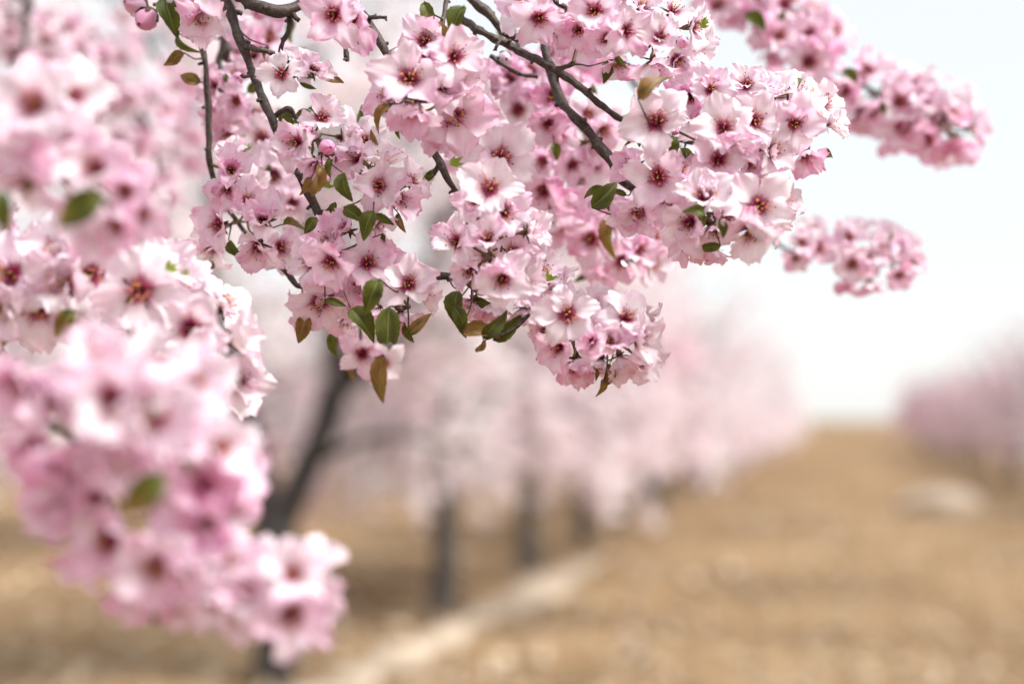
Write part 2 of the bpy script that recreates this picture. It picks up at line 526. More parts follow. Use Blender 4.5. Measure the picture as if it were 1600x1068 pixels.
def flower(branch, inv, x, y, dx, dy, r, d, tone, kind='o', back=False):
    rad = r * d / FPX * rng.uniform(0.87, 1.07)
    n = facing(dx + rng.gauss(0, 0.13), dy + rng.gauss(0, 0.13), back)
    mw = Matrix.Translation(P(x, y, d)) @ frame_from(n, rng.uniform(0, 6.28)) @ Matrix.Scale(rad, 4)
    fo = obj('flower', rng.choice(CALYX), branch, inv @ mw)
    if rng.random() < 0.1: kind = 'c'
    lo, hi = OPEN[kind]
    e0 = rng.uniform(lo, hi)
    a0 = rng.uniform(0, 6.28)
    a0 = 0
    for k in range(5):
        pm = (Matrix.Rotation(2 * math.pi * k / 5 + rng.uniform(-0.13, 0.13), 4, 'Z') @ Matrix.Translation((0, 0.055, 0.004 * k))
              @ Matrix.Rotation(R(e0 + rng.uniform(-17, 17)), 4, 'X') @ Matrix.Rotation(rng.uniform(-0.38, 0.38), 4, 'Y')
              @ Matrix.Scale(rng.uniform(0.94, 1.14), 4))
        po = obj('petal', rng.choice(PETALS), fo, pm)
        t = min(1, max(-0.3, tone * 0.7 - (0.2 if tone < 0.13 else 0.06) + (0.04 if d < 0.76 else 0) + rng.uniform(-0.17, 0.17)))
        po.color = (t, t, t, 1)
    if rng.random() < 0.4:                       # semi-double flowers: a few smaller inner petals
        for k in range(rng.choice((1, 2, 3))):
            pm = (Matrix.Rotation(rng.uniform(0, 6.28), 4, 'Z') @ Matrix.Translation((0, 0.05, 0.03))
                  @ Matrix.Rotation(R(e0 + rng.uniform(12, 34)), 4, 'X') @ Matrix.Rotation(rng.uniform(-0.5, 0.5), 4, 'Y')
                  @ Matrix.Scale(rng.uniform(0.6, 0.85), 4))
            po = obj('petal', rng.choice(PETALS), fo, pm)
            t = min(1, max(0, tone * 0.8 + rng.uniform(-0.1, 0.2)))
            po.color = (t, t, t, 1)
    st = STAMENS[rng.choice((0, 1, 5) if kind == 'c' else (1, 2, 3, 4, 5))]
    obj('stamens', st, fo, Matrix.Rotation(rng.uniform(0, 6.28), 4, 'Z'))
    nflow[0] += 1
    return mw @ Vector((0, 0, -0.6)), n

def bud(branch, inv, x, y, dx, dy, r, d, tone):
    rad = r * d / FPX
    n = facing(dx, dy)
    mw = Matrix.Translation(P(x, y, d)) @ frame_from(n, rng.uniform(0, 6.28)) @ Matrix.Scale(rad * 1.7, 4)
    b = obj('bud', rng.choice(BUDS), branch, inv @ mw)
    b.color = (tone, tone, tone, 1)
    obj('sepals', BUDC, b)
    return mw @ Vector((0, 0, -0.95)), n

def leaf(branch, inv, x, y, ang, ln, brown, d, kind='n', tilt=0.0, roll=0.0):
    a = R(ang)
    L_ = ln * d / FPX
    ydir = (CR @ Vector((math.cos(a), -math.sin(a), tilt))).normalized()
    tocam = (CR @ Vector((0, 0, 1)))
    zdir = (tocam - ydir * tocam.dot(ydir)).normalized()
    zdir = Quaternion(ydir, roll) @ zdir
    xdir = ydir.cross(zdir)
    m3 = Matrix((xdir, ydir, zdir)).transposed().to_4x4()
    mw = Matrix.Translation(P(x, y, d)) @ m3 @ Matrix.Scale(L_, 4)
    o = obj('leaf', LEAVES[kind], branch, inv @ mw)
    o.color = (brown, brown, brown, 1)
    return mw @ Vector((0, -0.5, 0))

def build_branch(label, depth, woods, flowers, leaves=(), buds=(), fills=(), shoots=(), group='flowering almond branches'):
    """woods: list of ([(x, y, dz_cm, width_px), ...]); the flower, leaf and bud lists are in photograph pixels at `depth`"""
    p0 = woods[0][0]
    base = P(p0[0], p0[1], depth + p0[2] / 100)
    br = obj('almond_branch', None)
    br.location = base
    br.empty_display_size = 0.02
    tag(br, label, 'branch', group)
    inv = Matrix.Translation(-base)
    skel = []
    for wi, w in enumerate(woods):
        pts = [(P(x, y, depth + dz / 100), wd * 0.5 * (depth + dz / 100) / FPX) for x, y, dz, wd in w]
        x0, y0 = w[0][:2]
        if x0 < 0 or y0 < 0:                     # the branch goes on beyond the picture towards its tree
            d0 = (pts[0][0] - pts[1][0]).normalized() + Vector((0, 0, 0.5))
            pts.insert(0, (pts[0][0] + d0.normalized() * 0.25, pts[0][1] * 1.25))
            pts.insert(0, (pts[0][0] + (d0 + Vector((0, 0, 0.5))).normalized() * 0.4, pts[0][1] * 1.3))
        sp = smoothpath(pts, 9)
        out, rad = [], []
        for k, (v, r_) in enumerate(sp):
            j = noise.noise_vector(v * 60) * r_ * 0.35
            out.append(v + j - base)
            bulge = 1 + 0.32 * max(0, noise.noise(v * 75 + Vector((9, 3, 1)))) ** 1.0
            rad.append(r_ * bulge)
            skel.append((v, r_))
        mb = MB()
        mb.tube(out, [q * 0.9 for q in rad], 9, 0, True, 0.6, wi + depth)
        # short spurs and bud scars along the wood
        for k in range(5, len(sp) - 2, 11):
            v, r_ = sp[k]
            t = (sp[k + 1][0] - sp[k - 1][0]).normalized()
            s = Quaternion(t, rng.uniform(0, 6.28)) @ t.orthogonal().normalized()
            ln = r_ * rng.uniform(0.4, 1.3)
            a = v - base
            mb.tube([a + s * r_ * 0.5, a + s * (r_ + ln * 0.5) + t * ln * 0.2, a + s * (r_ + ln) + t * ln * 0.5],
                    [r_ * 0.5, r_ * 0.45, r_ * 0.4], 6, 0, True, 0.3, k)
        obj('twig', mb.mesh('twig', [M_BARK]), br)
    anchors = []
    for fl in flowers:
        x, y, dx, dy, r, dz, tone = fl[:7]
        kind = fl[7] if len(fl) > 7 else 'o'
        anchors.append(flower(br, inv, x, y, dx, dy, r * (1.06 if 0.76 < depth < 0.8 else 1.15 if depth < 0.95 else 1.08 if 1.34 < depth < 1.5 else 0.92 if 1.3 < depth < 1.34 else 1.0), depth + dz / 100, tone, kind[0], len(kind) > 1))
    for (cx, cy, rx, ry, n, dz0, dz1, tone, r) in fills:
        for k in range(n):
            an = 2.39996 * k + rng.uniform(-0.3, 0.3); q = math.sqrt((k + 0.5) / n)
            ux, uy = math.cos(an) * q, math.sin(an) * q
            anchors.append(flower(br, inv, cx + ux * rx, cy + uy * ry, ux * 0.75 + rng.uniform(-0.25, 0.25), uy * 0.75 + rng.uniform(-0.2, 0.35),
                                  r * rng.uniform(0.88, 1.1), depth + rng.uniform(dz0, dz1) / 100,
                                  min(1, max(0, tone + rng.uniform(-0.15, 0.15))), rng.choice('oomc'), rng.random() < 0.3))
    for b in buds:
        x, y, dx, dy, r, dz, tone = b
        anchors.append(bud(br, inv, x, y, dx, dy, r, depth + dz / 100, tone))
    for lf in leaves:
        x, y, ang, ln, brown, dz = lf[:6]
        p = leaf(br, inv, x, y, ang, ln, brown, depth + dz / 100, *(lf[6:]))
        anchors.append((p, None))
    if 1.0 < depth < 1.25:                       # small young leaves showing between the flowers
        for fl in flowers:
            if rng.random() > 0.3: continue
            a = rng.uniform(0, 360)
            p = leaf(br, inv, fl[0] + math.cos(R(a)) * fl[4] * 0.85, fl[1] + math.sin(R(a)) * fl[4] * 0.85, a, rng.uniform(24, 40),
                     rng.choice((0.1, 0.25, 0.4, 0.6, 0.8)), depth + (fl[5] + 0.6) / 100, rng.choice('nwsts'), rng.uniform(-0.2, 0.6), rng.uniform(-0.7, 0.7))
            anchors.append((p, None))
    # flower stalks and spurs joining each flower to the nearest wood
    order = sorted(anchors, key=lambda a: min((s[0] - a[0]).length_squared for s in skel))
    for p, n in order:
        q, r_ = min(skel, key=lambda s: (s[0] - p).length_squared)
        if n: skel.append((p, 0.0011))
        dist = (q - p).length
        if dist < 0.002: continue
        rr = 0.0009 if n else 0.0006
        ctrl = p - (n * min(0.012, dist * 0.4)) if n else (p + q) / 2 + Vector((0, 0, -0.1 * dist))
        sp = smoothpath([(p, rr * 0.8), (ctrl, rr), ((ctrl + q) / 2 + noise.noise_vector(p * 40) * (0.25 if n else 0.06) * dist, rr * 1.2), (q, min(r_, rr * 1.9))], 4)
        mb = MB()
        mb.tube([a - base for a, _ in sp], [b for _, b in sp], 5, 0, True, 0.3)
        obj('stalk', mb.mesh('stalk', [M_STALK if n else M_BARK]), br)
    for (x, y, ang, ln, dz) in shoots:          # bright green unfolding leaf tips
        p = P(x, y, depth + dz / 100)
        mb = MB()
        for k in range(3):
            a = R(ang + (k - 1) * 28)
            d = CR @ Vector((math.cos(a), -math.sin(a), rng.uniform(-0.3, 0.5)))
            d.normalize()
            l_ = ln * rng.uniform(0.7, 1.0) * depth / FPX
            s = d.cross(CR @ Vector((0, 0, 1))).normalized() * l_ * 0.17
            a0 = p - base
            mb.add([a0, a0 + d * l_ * 0.5 - s, a0 + d * l_ * 0.5 + CR @ Vector((0, 0, -0.1 * l_)), a0 + d * l_ * 0.5 + s, a0 + d * l_],
                   [(0, 1, 2), (0, 2, 3), (1, 4, 2), (2, 4, 3)], 0)
        obj('young_shoot', mb.mesh('young_shoot', [M_SHOOT]), br)
    return br

# ------------------------------------------------------------------ ground
def gz(x, y):
    d = math.hypot(x, y)
    k = max(0.0, 1 - d / 70)
    z = 0.05 * noise.noise(Vector((x * 0.9, y * 0.9, 0))) + 0.05 * noise.noise(Vector((x * 3.1, y * 3.1, 4)))
    return z * k

def soil_material():
    m, N, L = newmat('dry_soil')
    tc = node(N, 'ShaderNodeTexCoord')
    n1 = node(N, 'ShaderNodeTexNoise'); n1.inputs['Scale'].default_value = 0.42; n1.inputs['Detail'].default_value = 5
    n2 = node(N, 'ShaderNodeTexNoise'); n2.inputs['Scale'].default_value = 4.5; n2.inputs['Detail'].default_value = 8; n2.inputs['Roughness'].default_value = 0.7
    for n in (n1, n2): L.new(tc.outputs['Object'], n.inputs['Vector'])
    a = ramp(N, L, n2.outputs[0], [(0.32, (0.11, 0.072, 0.044)), (0.5, (0.25, 0.165, 0.093)), (0.68, (0.40, 0.28, 0.165))])
    b = ramp(N, L, n1.outputs[0], [(0.36, (0.50, 0.46, 0.44)), (0.60, (1.0, 0.98, 0.94))])
    c = mixc(N, L, 0.9, a, b, 'MULTIPLY')
    d = node(N, 'ShaderNodeBsdfPrincipled'); L.new(c, d.inputs['Base Color']); d.inputs['Roughness'].default_value = 0.95
    d.inputs['Specular IOR Level'].default_value = 0.1
    bp = node(N, 'ShaderNodeBump'); bp.inputs['Strength'].default_value = 0.8; bp.inputs['Distance'].default_value = 0.05
    L.new(n2.outputs[0], bp.inputs['Height']); L.new(bp.outputs[0], d.inputs['Normal'])
    o = node(N, 'ShaderNodeOutputMaterial'); L.new(d.outputs[0], o.inputs[0])
    return m

M_SOIL = soil_material()
M_PALE = principled('pale_strip', (0.22, 0.165, 0.11), 0.95, 2.2, (0.50, 0.42, 0.33), 0.5)
M_CLOD = principled('clod', (0.15, 0.10, 0.06), 0.95, 9, (0.58, 0.46, 0.32), 0.4)
M_STRAW = principled('straw', (0.42, 0.31, 0.15), 0.8, 2.5, (0.62, 0.50, 0.30), transl=0.2)
M_ROCK = principled('limestone', (0.27, 0.21, 0.155), 0.9, 5, (0.40, 0.32, 0.25), 0.6)

def axis_coords(lo, hi, fine_lo, fine_hi, step, growth):
    c = []
    v = fine_lo
    while v <= fine_hi:
        c.append(v); v += step
    s = step; v = c[-1]
    while v < hi:
        s *= growth; v += s; c.append(min(v, hi))
    s = step; v = fine_lo
    while v > lo:
        s *= growth; v -= s; c.insert(0, max(v, lo))
    return c

xs = axis_coords(-1500, 1500, -9, 7, 0.13, 1.22)
ys = axis_coords(-60, 3000, 4, 30, 0.13, 1.2)
gv = [(x, y, gz(x, y)) for y in ys for x in xs]
nx = len(xs)
gf = [(j * nx + i, j * nx + i + 1, (j + 1) * nx + i + 1, (j + 1) * nx + i) for j in range(len(ys) - 1) for i in range(nx - 1)]
ground = obj('ground', mesh('ground', gv, gf, [M_SOIL]))
tag(ground, 'dry tan tilled soil of the orchard floor', None, None, 'structure')

ROW_X = -2.97
def strip(name, y0, y1, x0, x1, w0, w1, seed, label):
    v, f = [], []
    n = int((y1 - y0) / 0.12)
    for k in range(n + 1):
        t = k / n
        y = y0 + (y1 - y0) * t
        cx = x0 + (x1 - x0) * t + 0.10 * noise.noise(Vector((y * 0.8, seed, 0)))
        w = (w0 + (w1 - w0) * t) * (math.sin(math.pi * min(1, max(0, t))) ** 0.6 + 0.03) * (1 - 0.85 * math.exp(-((t - 0.42) / 0.06) ** 2))
        for q in range(7):
            u = q / 6 * 2 - 1
            e = 1 + 0.7 * noise.noise(Vector((y * 2.3, seed + u * 3, 1)))
            x = cx + u * w * e
            v.append((x, y, gz(x, y) + 0.012 + 0.03 * (1 - u * u)))
    for k in range(n):
        for q in range(6):
            a = k * 7 + q
            f.append((a, a + 1, a + 8, a + 7))
    return tag(obj(name, mesh(name, v, f, [M_PALE])), label, None, None, 'structure')
strip('pale_ground_strip', 6.4, 15.2, -2.76, -2.40, 0.22, 0.26, 3, 'pale raised strip along the left tree row')  # low raised strip, paler than the ground around it

# clods and dry stubble
mb = MB()
rc = random.Random(21)
for k in range(5200):
    y = 4.5 + 26 * rc.random() ** 1.6
    x = rc.uniform(-0.62, 0.40) * y - 0.5
    s = rc.uniform(0.015, 0.05) * (2.0 if rc.random() < 0.15 else 1)
    c = Vector((x, y, gz(x, y) + s * 0.25))
    v = []
    for d in ((1, 0, 0), (-1, 0, 0), (0, 1, 0), (0, -1, 0), (0, 0, 1), (0, 0, -1)):
        v.append(c + Vector(d) * s * rc.uniform(0.6, 1.25))
    mb.add(v, [(0, 2, 4), (2, 1, 4), (1, 3, 4), (3, 0, 4), (2, 0, 5), (1, 2, 5), (3, 1, 5), (0, 3, 5)])
tag(obj('soil_clods', mb.mesh('soil_clods', [M_CLOD], smooth=False)), 'loose tan clods strewn over the dry soil', 'clods', None, 'stuff')
mb = MB()
for k in range(5200):
    y = 4.5 + 30 * rc.random() ** 1.5
    x = rc.uniform(-0.62, 0.40) * y - 0.5
    z = gz(x, y)
    for q in range(3):
        a = rc.uniform(0, 6.28); l_ = rc.uniform(0.04, 0.13); w = 0.004
        t = Vector((math.cos(a) * 0.8, math.sin(a) * 0.8, rc.uniform(0.15, 1.0))).normalized()
        s = t.cross(Vector((0, 0, 1))).normalized() * w
        p = Vector((x, y, z))
        mb.add([p - s, p + s, p + t * l_ + s * 0.3 - Vector((0, 0, l_ * 0.2)), p + t * l_ * 0.6 - s], [(0, 1, 2), (0, 2, 3)])
tag(obj('dry_grass', mb.mesh('dry_grass', [M_STRAW], smooth=False)), 'short straw coloured stubble scattered over the soil', 'grass', None, 'stuff')

def boulder(x, y, sx, sy, sz, label):
    import bmesh
    bm = bmesh.new()
    bmesh.ops.create_icosphere(bm, subdivisions=3, radius=1)
    for v in bm.verts:
        k = 1 + 0.22 * noise.noise(v.co * 1.6 + Vector((x, y, 0))) + 0.07 * noise.noise(v.co * 5)
        v.co = Vector((v.co.x * sx * k, v.co.y * sy * k, max(-0.15, v.co.z) * sz * k))
    me = bpy.data.meshes.new('boulder'); bm.to_mesh(me); bm.free()
    me.materials.append(M_ROCK)
    o = obj('boulder', me); o.location = (x, y, gz(x, y))
    return tag(o, label, 'boulder')
boulder(1.75, 24.6, 0.64, 0.5, 0.36, 'pale flat topped limestone boulder lying on the soil between the rows')

# ------------------------------------------------------------------ orchard trees
def blossom_material():
    m, N, L = newmat('far_blossom')
    ge = node(N, 'ShaderNodeNewGeometry')
    oi = node(N, 'ShaderNodeObjectInfo')
    tone = node(N, 'ShaderNodeSeparateColor'); L.new(oi.outputs['Color'], tone.inputs[0])
    tc = node(N, 'ShaderNodeTexCoord')
    nz = node(N, 'ShaderNodeTexNoise'); nz.inputs['Scale'].default_value = 1.3
    L.new(tc.outputs['Object'], nz.inputs['Vector'])
    f = math_(N, L, 'ADD', math_(N, L, 'MULTIPLY', ge.outputs['Random Per Island'], 0.45), math_(N, L, 'MULTIPLY', math_(N, L, 'SUBTRACT', nz.outputs[0], 0.52), 2.0))
    f = math_(N, L, 'ADD', f, math_(N, L, 'SUBTRACT', tone.outputs[0], 0.1)); f.node.use_clamp = True
    c = ramp(N, L, f, [(0.0, (0.95, 0.925, 0.935)), (0.5, (0.94, 0.78, 0.83)), (1.0, (0.84, 0.46, 0.58))])
    d = node(N, 'ShaderNodeBsdfDiffuse'); L.new(c, d.inputs[0])
    t = node(N, 'ShaderNodeBsdfTranslucent'); L.new(c, t.inputs[0])
    ms = node(N, 'ShaderNodeMixShader'); ms.inputs[0].default_value = 0.5
    L.new(d.outputs[0], ms.inputs[1]); L.new(t.outputs[0], ms.inputs[2])
    o = node(N, 'ShaderNodeOutputMaterial'); L.new(ms.outputs[0], o.inputs[0])
    return m
M_BLOS = blossom_material()

def blossom_into(mb, c, r, n, rr):
    n = n.normalized()
    a = n.orthogonal().normalized(); b = n.cross(a)
    ph = rr.uniform(0, 6.28)
    v = [c]
    for k in range(5):
        an = ph + 2 * math.pi * k / 5
        for dd, q, h in ((-0.38, 0.8, 0.18), (0.38, 0.8, 0.18)):
            v.append(c + (a * math.cos(an + dd) + b * math.sin(an + dd)) * r * q + n * r * h)
        v.append(c + (a * math.cos(an) + b * math.sin(an)) * r + n * r * 0.25)
    f = []
    for k in range(5):
        q = 1 + 3 * k
        f.append((0, q, q + 2, q + 1))
    mb.add(v, f)

def make_tree(seed, trunk_h, trunk_r, limbs, H, RAD, nb, bare=0):
    """trunk+limbs mesh and crown mesh; limbs: list of end points of the main limbs"""
    r = random.Random(seed)
    wood, crown = MB(), MB()
    wood.tube(*zip(*[(p, q) for p, q in smoothpath([(Vector((0, 0, -0.2)), trunk_r * 1.35), (Vector((0, 0, 0.05)), trunk_r * 1.15), (Vector((0.01, 0.02, trunk_h * 0.5)), trunk_r * 0.95), (Vector((0.0, 0.0, trunk_h)), trunk_r * 1.0)], 5)]), 10, 0, True, 0.3, seed)
    if not bare:
        wood.tube([Vector((0, 0, trunk_h - 0.02)), Vector((0.02, 0.01, trunk_h + 0.4)), Vector((0, 0, trunk_h + 0.8))], [trunk_r * 0.98, trunk_r * 0.75, trunk_r * 0.5], 8, 0, True, 0.3, seed)
    twigs = []
    for le in limbs:
        st = Vector(le[3]) if len(le) > 3 else Vector((0, 0, trunk_h - 0.08 + (0 if bare else 0.75 * (limbs.index(le) / len(limbs)))))
        le = Vector(le[:3])
        mid = (st + le) / 2 + Vector((r.uniform(-0.1, 0.1), r.uniform(-0.1, 0.1), -0.05))
        p1 = smoothpath([(st, trunk_r * (0.9 if bare and st.z < trunk_h else 0.36)), (mid, trunk_r * (0.72 if bare and st.z < trunk_h else 0.28)), (le, trunk_r * (0.55 if bare and st.z < trunk_h else 0.2))], 6)
        wood.tube([a for a, _ in p1], [b for _, b in p1], 8, 0, True, 0.3, seed)
        for k in range(5):
            b0 = p1[min(len(p1) - 1, 5 + int(k * 1.9))][0]
            out = Vector((le.x, le.y, 0)).normalized() if Vector((le.x, le.y, 0)).length > 0.05 else Vector((0, 1, 0))
            an = r.uniform(-1.5, 1.5)
            out = Matrix.Rotation(an, 3, 'Z') @ out
            up = r.uniform(-0.9, 0.0) if k % 5 in (0, 3) and not bare else r.uniform(0.0, 2.4)
            end = b0 + (out + Vector((0, 0, up))).normalized() * r.uniform(0.8, 1.5)
            end.z = min(end.z, H - 0.2)
            end.z = max(end.z, 1.0)
            k2 = RAD / max(RAD, math.hypot(end.x, end.y)); end.x *= k2; end.y *= k2
            p2 = smoothpath([(b0, trunk_r * 0.32), ((b0 + end) / 2 + Vector((0, 0, 0.12)), trunk_r * 0.2), (end, trunk_r * 0.1)], 4)
            wood.tube([a for a, _ in p2], [b for _, b in p2], 6, 0, True, 0.2, seed)
            twigs.append((p2, 0.13))
            for q in range(5):
                c0 = p2[min(len(p2) - 1, 2 + int(q * 1.6))][0]
                dv = Vector((r.gauss(0, 1) + out.x * 0.6, r.gauss(0, 1) + out.y * 0.6, r.uniform(-1.0, 1.1))).normalized()
                c1 = c0 + dv * r.uniform(0.35, 0.75)
                c1.z = max(c1.z, 0.75)
                p3 = smoothpath([(c0, 0.009), ((c0 + c1) / 2 + Vector((0, 0, 0.05)), 0.007), (c1, 0.003)], 3)
                wood.tube([a for a, _ in p3], [b for _, b in p3], 4, 0, True)
                twigs.append((p3, 0.055))
    starts = [p for tw, sp in twigs if sp > 0.1 for p, _ in tw if 1.1 < p.z < 2.4 and math.hypot(p.x, p.y) > 0.35]
    for q in range(0 if bare else 60):           # drooping outer twigs
        c0 = r.choice(starts)
        o = Vector((c0.x, c0.y, 0)).normalized() * r.uniform(0.0, 0.35)
        c1 = Vector((c0.x + o.x + r.uniform(-0.3, 0.3), c0.y + o.y + r.uniform(-0.3, 0.3), r.uniform(0.72, 1.15)))
        p3 = smoothpath([(c0, 0.010), ((c0 + c1) / 2 + o * 0.6 + Vector((0, 0, 0.1)), 0.007), (c1, 0.003)], 4)
        wood.tube([a for a, _ in p3], [b for _, b in p3], 4, 0, True)
        twigs += [(p3, 0.09)] * 2
    while len(crown.f) < nb * 5:
        tw, sp = r.choice(twigs)
        i = r.randrange(len(tw) - 1)
        t = r.random()
        c = tw[i][0] * (1 - t) + tw[i + 1][0] * t
        o = Vector((r.gauss(0, 1), r.gauss(0, 1), r.gauss(0, 1)))
        c = c + o * sp * 0.9
        if bare and c.z < bare + r.uniform(-0.25, 0.25): continue
        for q in range(r.randint(6, 18)):         # blossoms sit in tufts, with gaps between
            o = Vector((r.gauss(0, 1), r.gauss(0, 1), r.gauss(0, 1)))
            blossom_into(crown, c + o * 0.032, r.uniform(0.022, 0.034), o + Vector((0, 0, 0.2)), r)
    return wood.mesh('trunk', [M_TRUNK if bare else M_TRUNK_VEIL]), crown.mesh('crown', [M_BLOS], smooth=False)

def limb_ring(seed, n, h0, h1, rad):
    r = random.Random(seed)
    out = []
    for k in range(n):
        a = 2 * math.pi * k / n + r.uniform(-0.4, 0.4)
        q = rad * r.uniform(0.5, 1.0)
        out.append((math.cos(a) * q, math.sin(a) * q, r.uniform(h0, h1)))
    return out

# the forked tree right behind the blossoms, its two bare limbs as in the photograph
fork = make_tree(11, 0.92, 0.118, [(0.40, 0.05, 1.80), (-0.24, 0.0, 1.75), (0.25, 0.8, 2.6, (0.34, 0.05, 1.6)), (-0.55, -0.35, 2.5, (-0.2, 0, 1.6)), (0.35, -0.35, 3.0, (0.38, 0.05, 1.75)), (-0.9, 0.4, 2.4, (-0.22, 0, 1.7)), (0.95, 0.3, 2.8, (0.36, 0.05, 1.7)), (0.1, 0.2, 3.9, (0.36, 0.05, 1.7)), (-0.5, 0.1, 3.6, (-0.22, 0, 1.7))], 5.2, 2.1, 22000, 1.75)
kinds = [make_tree(31 + k, 0.85 + 0.06 * k, 0.10, limb_ring(k + 3, 5, 1.3, 2.6, 1.0) + [(0.2, -0.1, 3.5), (-0.3, 0.3, 3.2)], 4.7 + 0.15 * k, 1.9, 20000) for k in range(3)]

thin = [make_tree(51 + k, 0.7, 0.12, limb_ring(k + 13, 7, 1.5, 2.8, 0.95), 4.5, 1.8, 7500) for k in range(2)]

ORD = ['first', 'second', 'third', 'fourth', 'fifth', 'sixth', 'seventh', 'eighth', 'ninth', 'tenth', 'eleventh', 'twelfth', 'thirteenth',
       'fourteenth', 'fifteenth', 'sixteenth', 'seventeenth', 'eighteenth', 'nineteenth', 'twentieth', 'twenty-first', 'twenty-second']
def plant(data, x, y, rz, sc, tone, label, group):
    t = obj('almond_tree', None)
    t.location = (x, y, gz(x, y)); t.rotation_euler = (0, 0, rz); t.scale = (sc, sc, sc)
    tag(t, label, 'tree', group)
    obj('trunk', data[0], t)
    c = obj('crown', data[1], t)
    c.color = (tone, tone, tone, 1)
    return t

rt = random.Random(5)
plant(fork, ROW_X - 0.1, 7.55, R(12.7), 1.0, 0.06, 'dark forked almond tree with pale crown, nearest of the left row', 'almond trees of the left row')
yy = 7.55
for k in range(1, 21):
    yy += 3.0 * (1 + 0.012 * k)
    plant(kinds[(k + 1) % 3], ROW_X + rt.uniform(-0.12, 0.12), yy + rt.uniform(-0.15, 0.15), rt.uniform(0, 6.28), rt.uniform(0.94, 1.06), rt.uniform(0.03, 0.24),
          f'pale pink almond tree, {ORD[k]} from the camera in the left row', 'almond trees of the left row')
yy = 21.5
for k in range(0, 16):
    plant(thin[k % 2], 4.25 + rt.uniform(-0.12, 0.12), yy + rt.uniform(-0.15, 0.15), rt.uniform(0, 6.28), rt.uniform(0.8, 1.0), rt.choice((0.15, 0.4, 0.55, 0.7)),
          f'deep pink almond tree, {ORD[k]} from the camera in the right row', 'almond trees of the right row')
    yy += 3.2 * (1 + 0.02 * k)
# the neighbouring row behind the left one
yy = 9.5
for k in range(0, 7):
    plant(kinds[(k + 2) % 3], -9.2 + rt.uniform(-0.2, 0.2), yy, rt.uniform(0, 6.28), rt.uniform(0.95, 1.08), rt.uniform(0.08, 0.25),
          f'almond tree, {ORD[k]} from the camera in the far row behind the left row', 'almond trees of the far left row')
    yy += 3.6

# ------------------------------------------------------------------ the flowering branches in front
# flower: (x, y, facing right, facing down, radius px, cm behind the branch's depth, pinkness, o open / m half / c cup / w flat)
build_branch('slim upright twig with pink double clump low down, left of the thick twig', 1.10,
    [[(300, -60, 2, 13), (306, 10, 2, 12), (318, 85, 1, 11), (323, 140, 1, 11), (327, 200, 1, 10), (328, 250, 1, 9), (345, 310, 2, 8), (385, 365, 3, 7)],
     [(306, 10, 2, 9), (270, 5, 0, 8), (240, 8, 0, 7)]],
    [(312, 0, 0.05, -0.25, 50, -2, 0.12), (316, 24, 0.0, 0.72, 52, -2.5, 0.5, 'm'), (352, 12, 0.6, 0.1, 42, 1, 0.3),
     (361, 268, 0.1, -0.3, 42, -2.5, 0.52, 'm'), (357, 292, -0.1, 0.75, 44, -2, 0.6, 'm'), (362, 236, 0.1, -0.85, 30, 0, 0.25, 'm'),
     (345, 352, -0.35, 0.35, 50, -2, 0.45, 'm'), (411, 346, 0.25, -0.2, 54, -4, 0.38, 'm'), (405, 380, 0.15, 0.72, 52, -3, 0.42, 'm'),
     (385, 318, 0.0, -0.6, 45, 0, 0.2, 'm'), (435, 385, 0.7, 0.3, 44, 0, 0.3), (330, 385, -0.5, 0.6, 40, 2, 0.4), (392, 290, 0.6, -0.2, 40, 3, 0.1)],
    [(264, 22, 75, 62, 0.25, -2, 'w', 0.2), (284, 66, 60, 46, 0.3, -1, 'n', 0.5, 0.8), (269, 90, 158, 40, 0.95, -1, 't'),
     (296, 122, 200, 36, 0.62, 1, 'w', 0.1), (380, 408, 55, 40, 0.2, 1, 's'), (316, 50, 100, 40, 0.3, 2, 's'), (420, 262, 250, 20, 0.05, 5, 's')],
    [(230, 28, -0.3, 0.55, 22, -1, 0.6), (214, 8, -0.5, 0.0, 22, 1, 0.45)],
    [], [(383, 236, 300, 16, 2)])

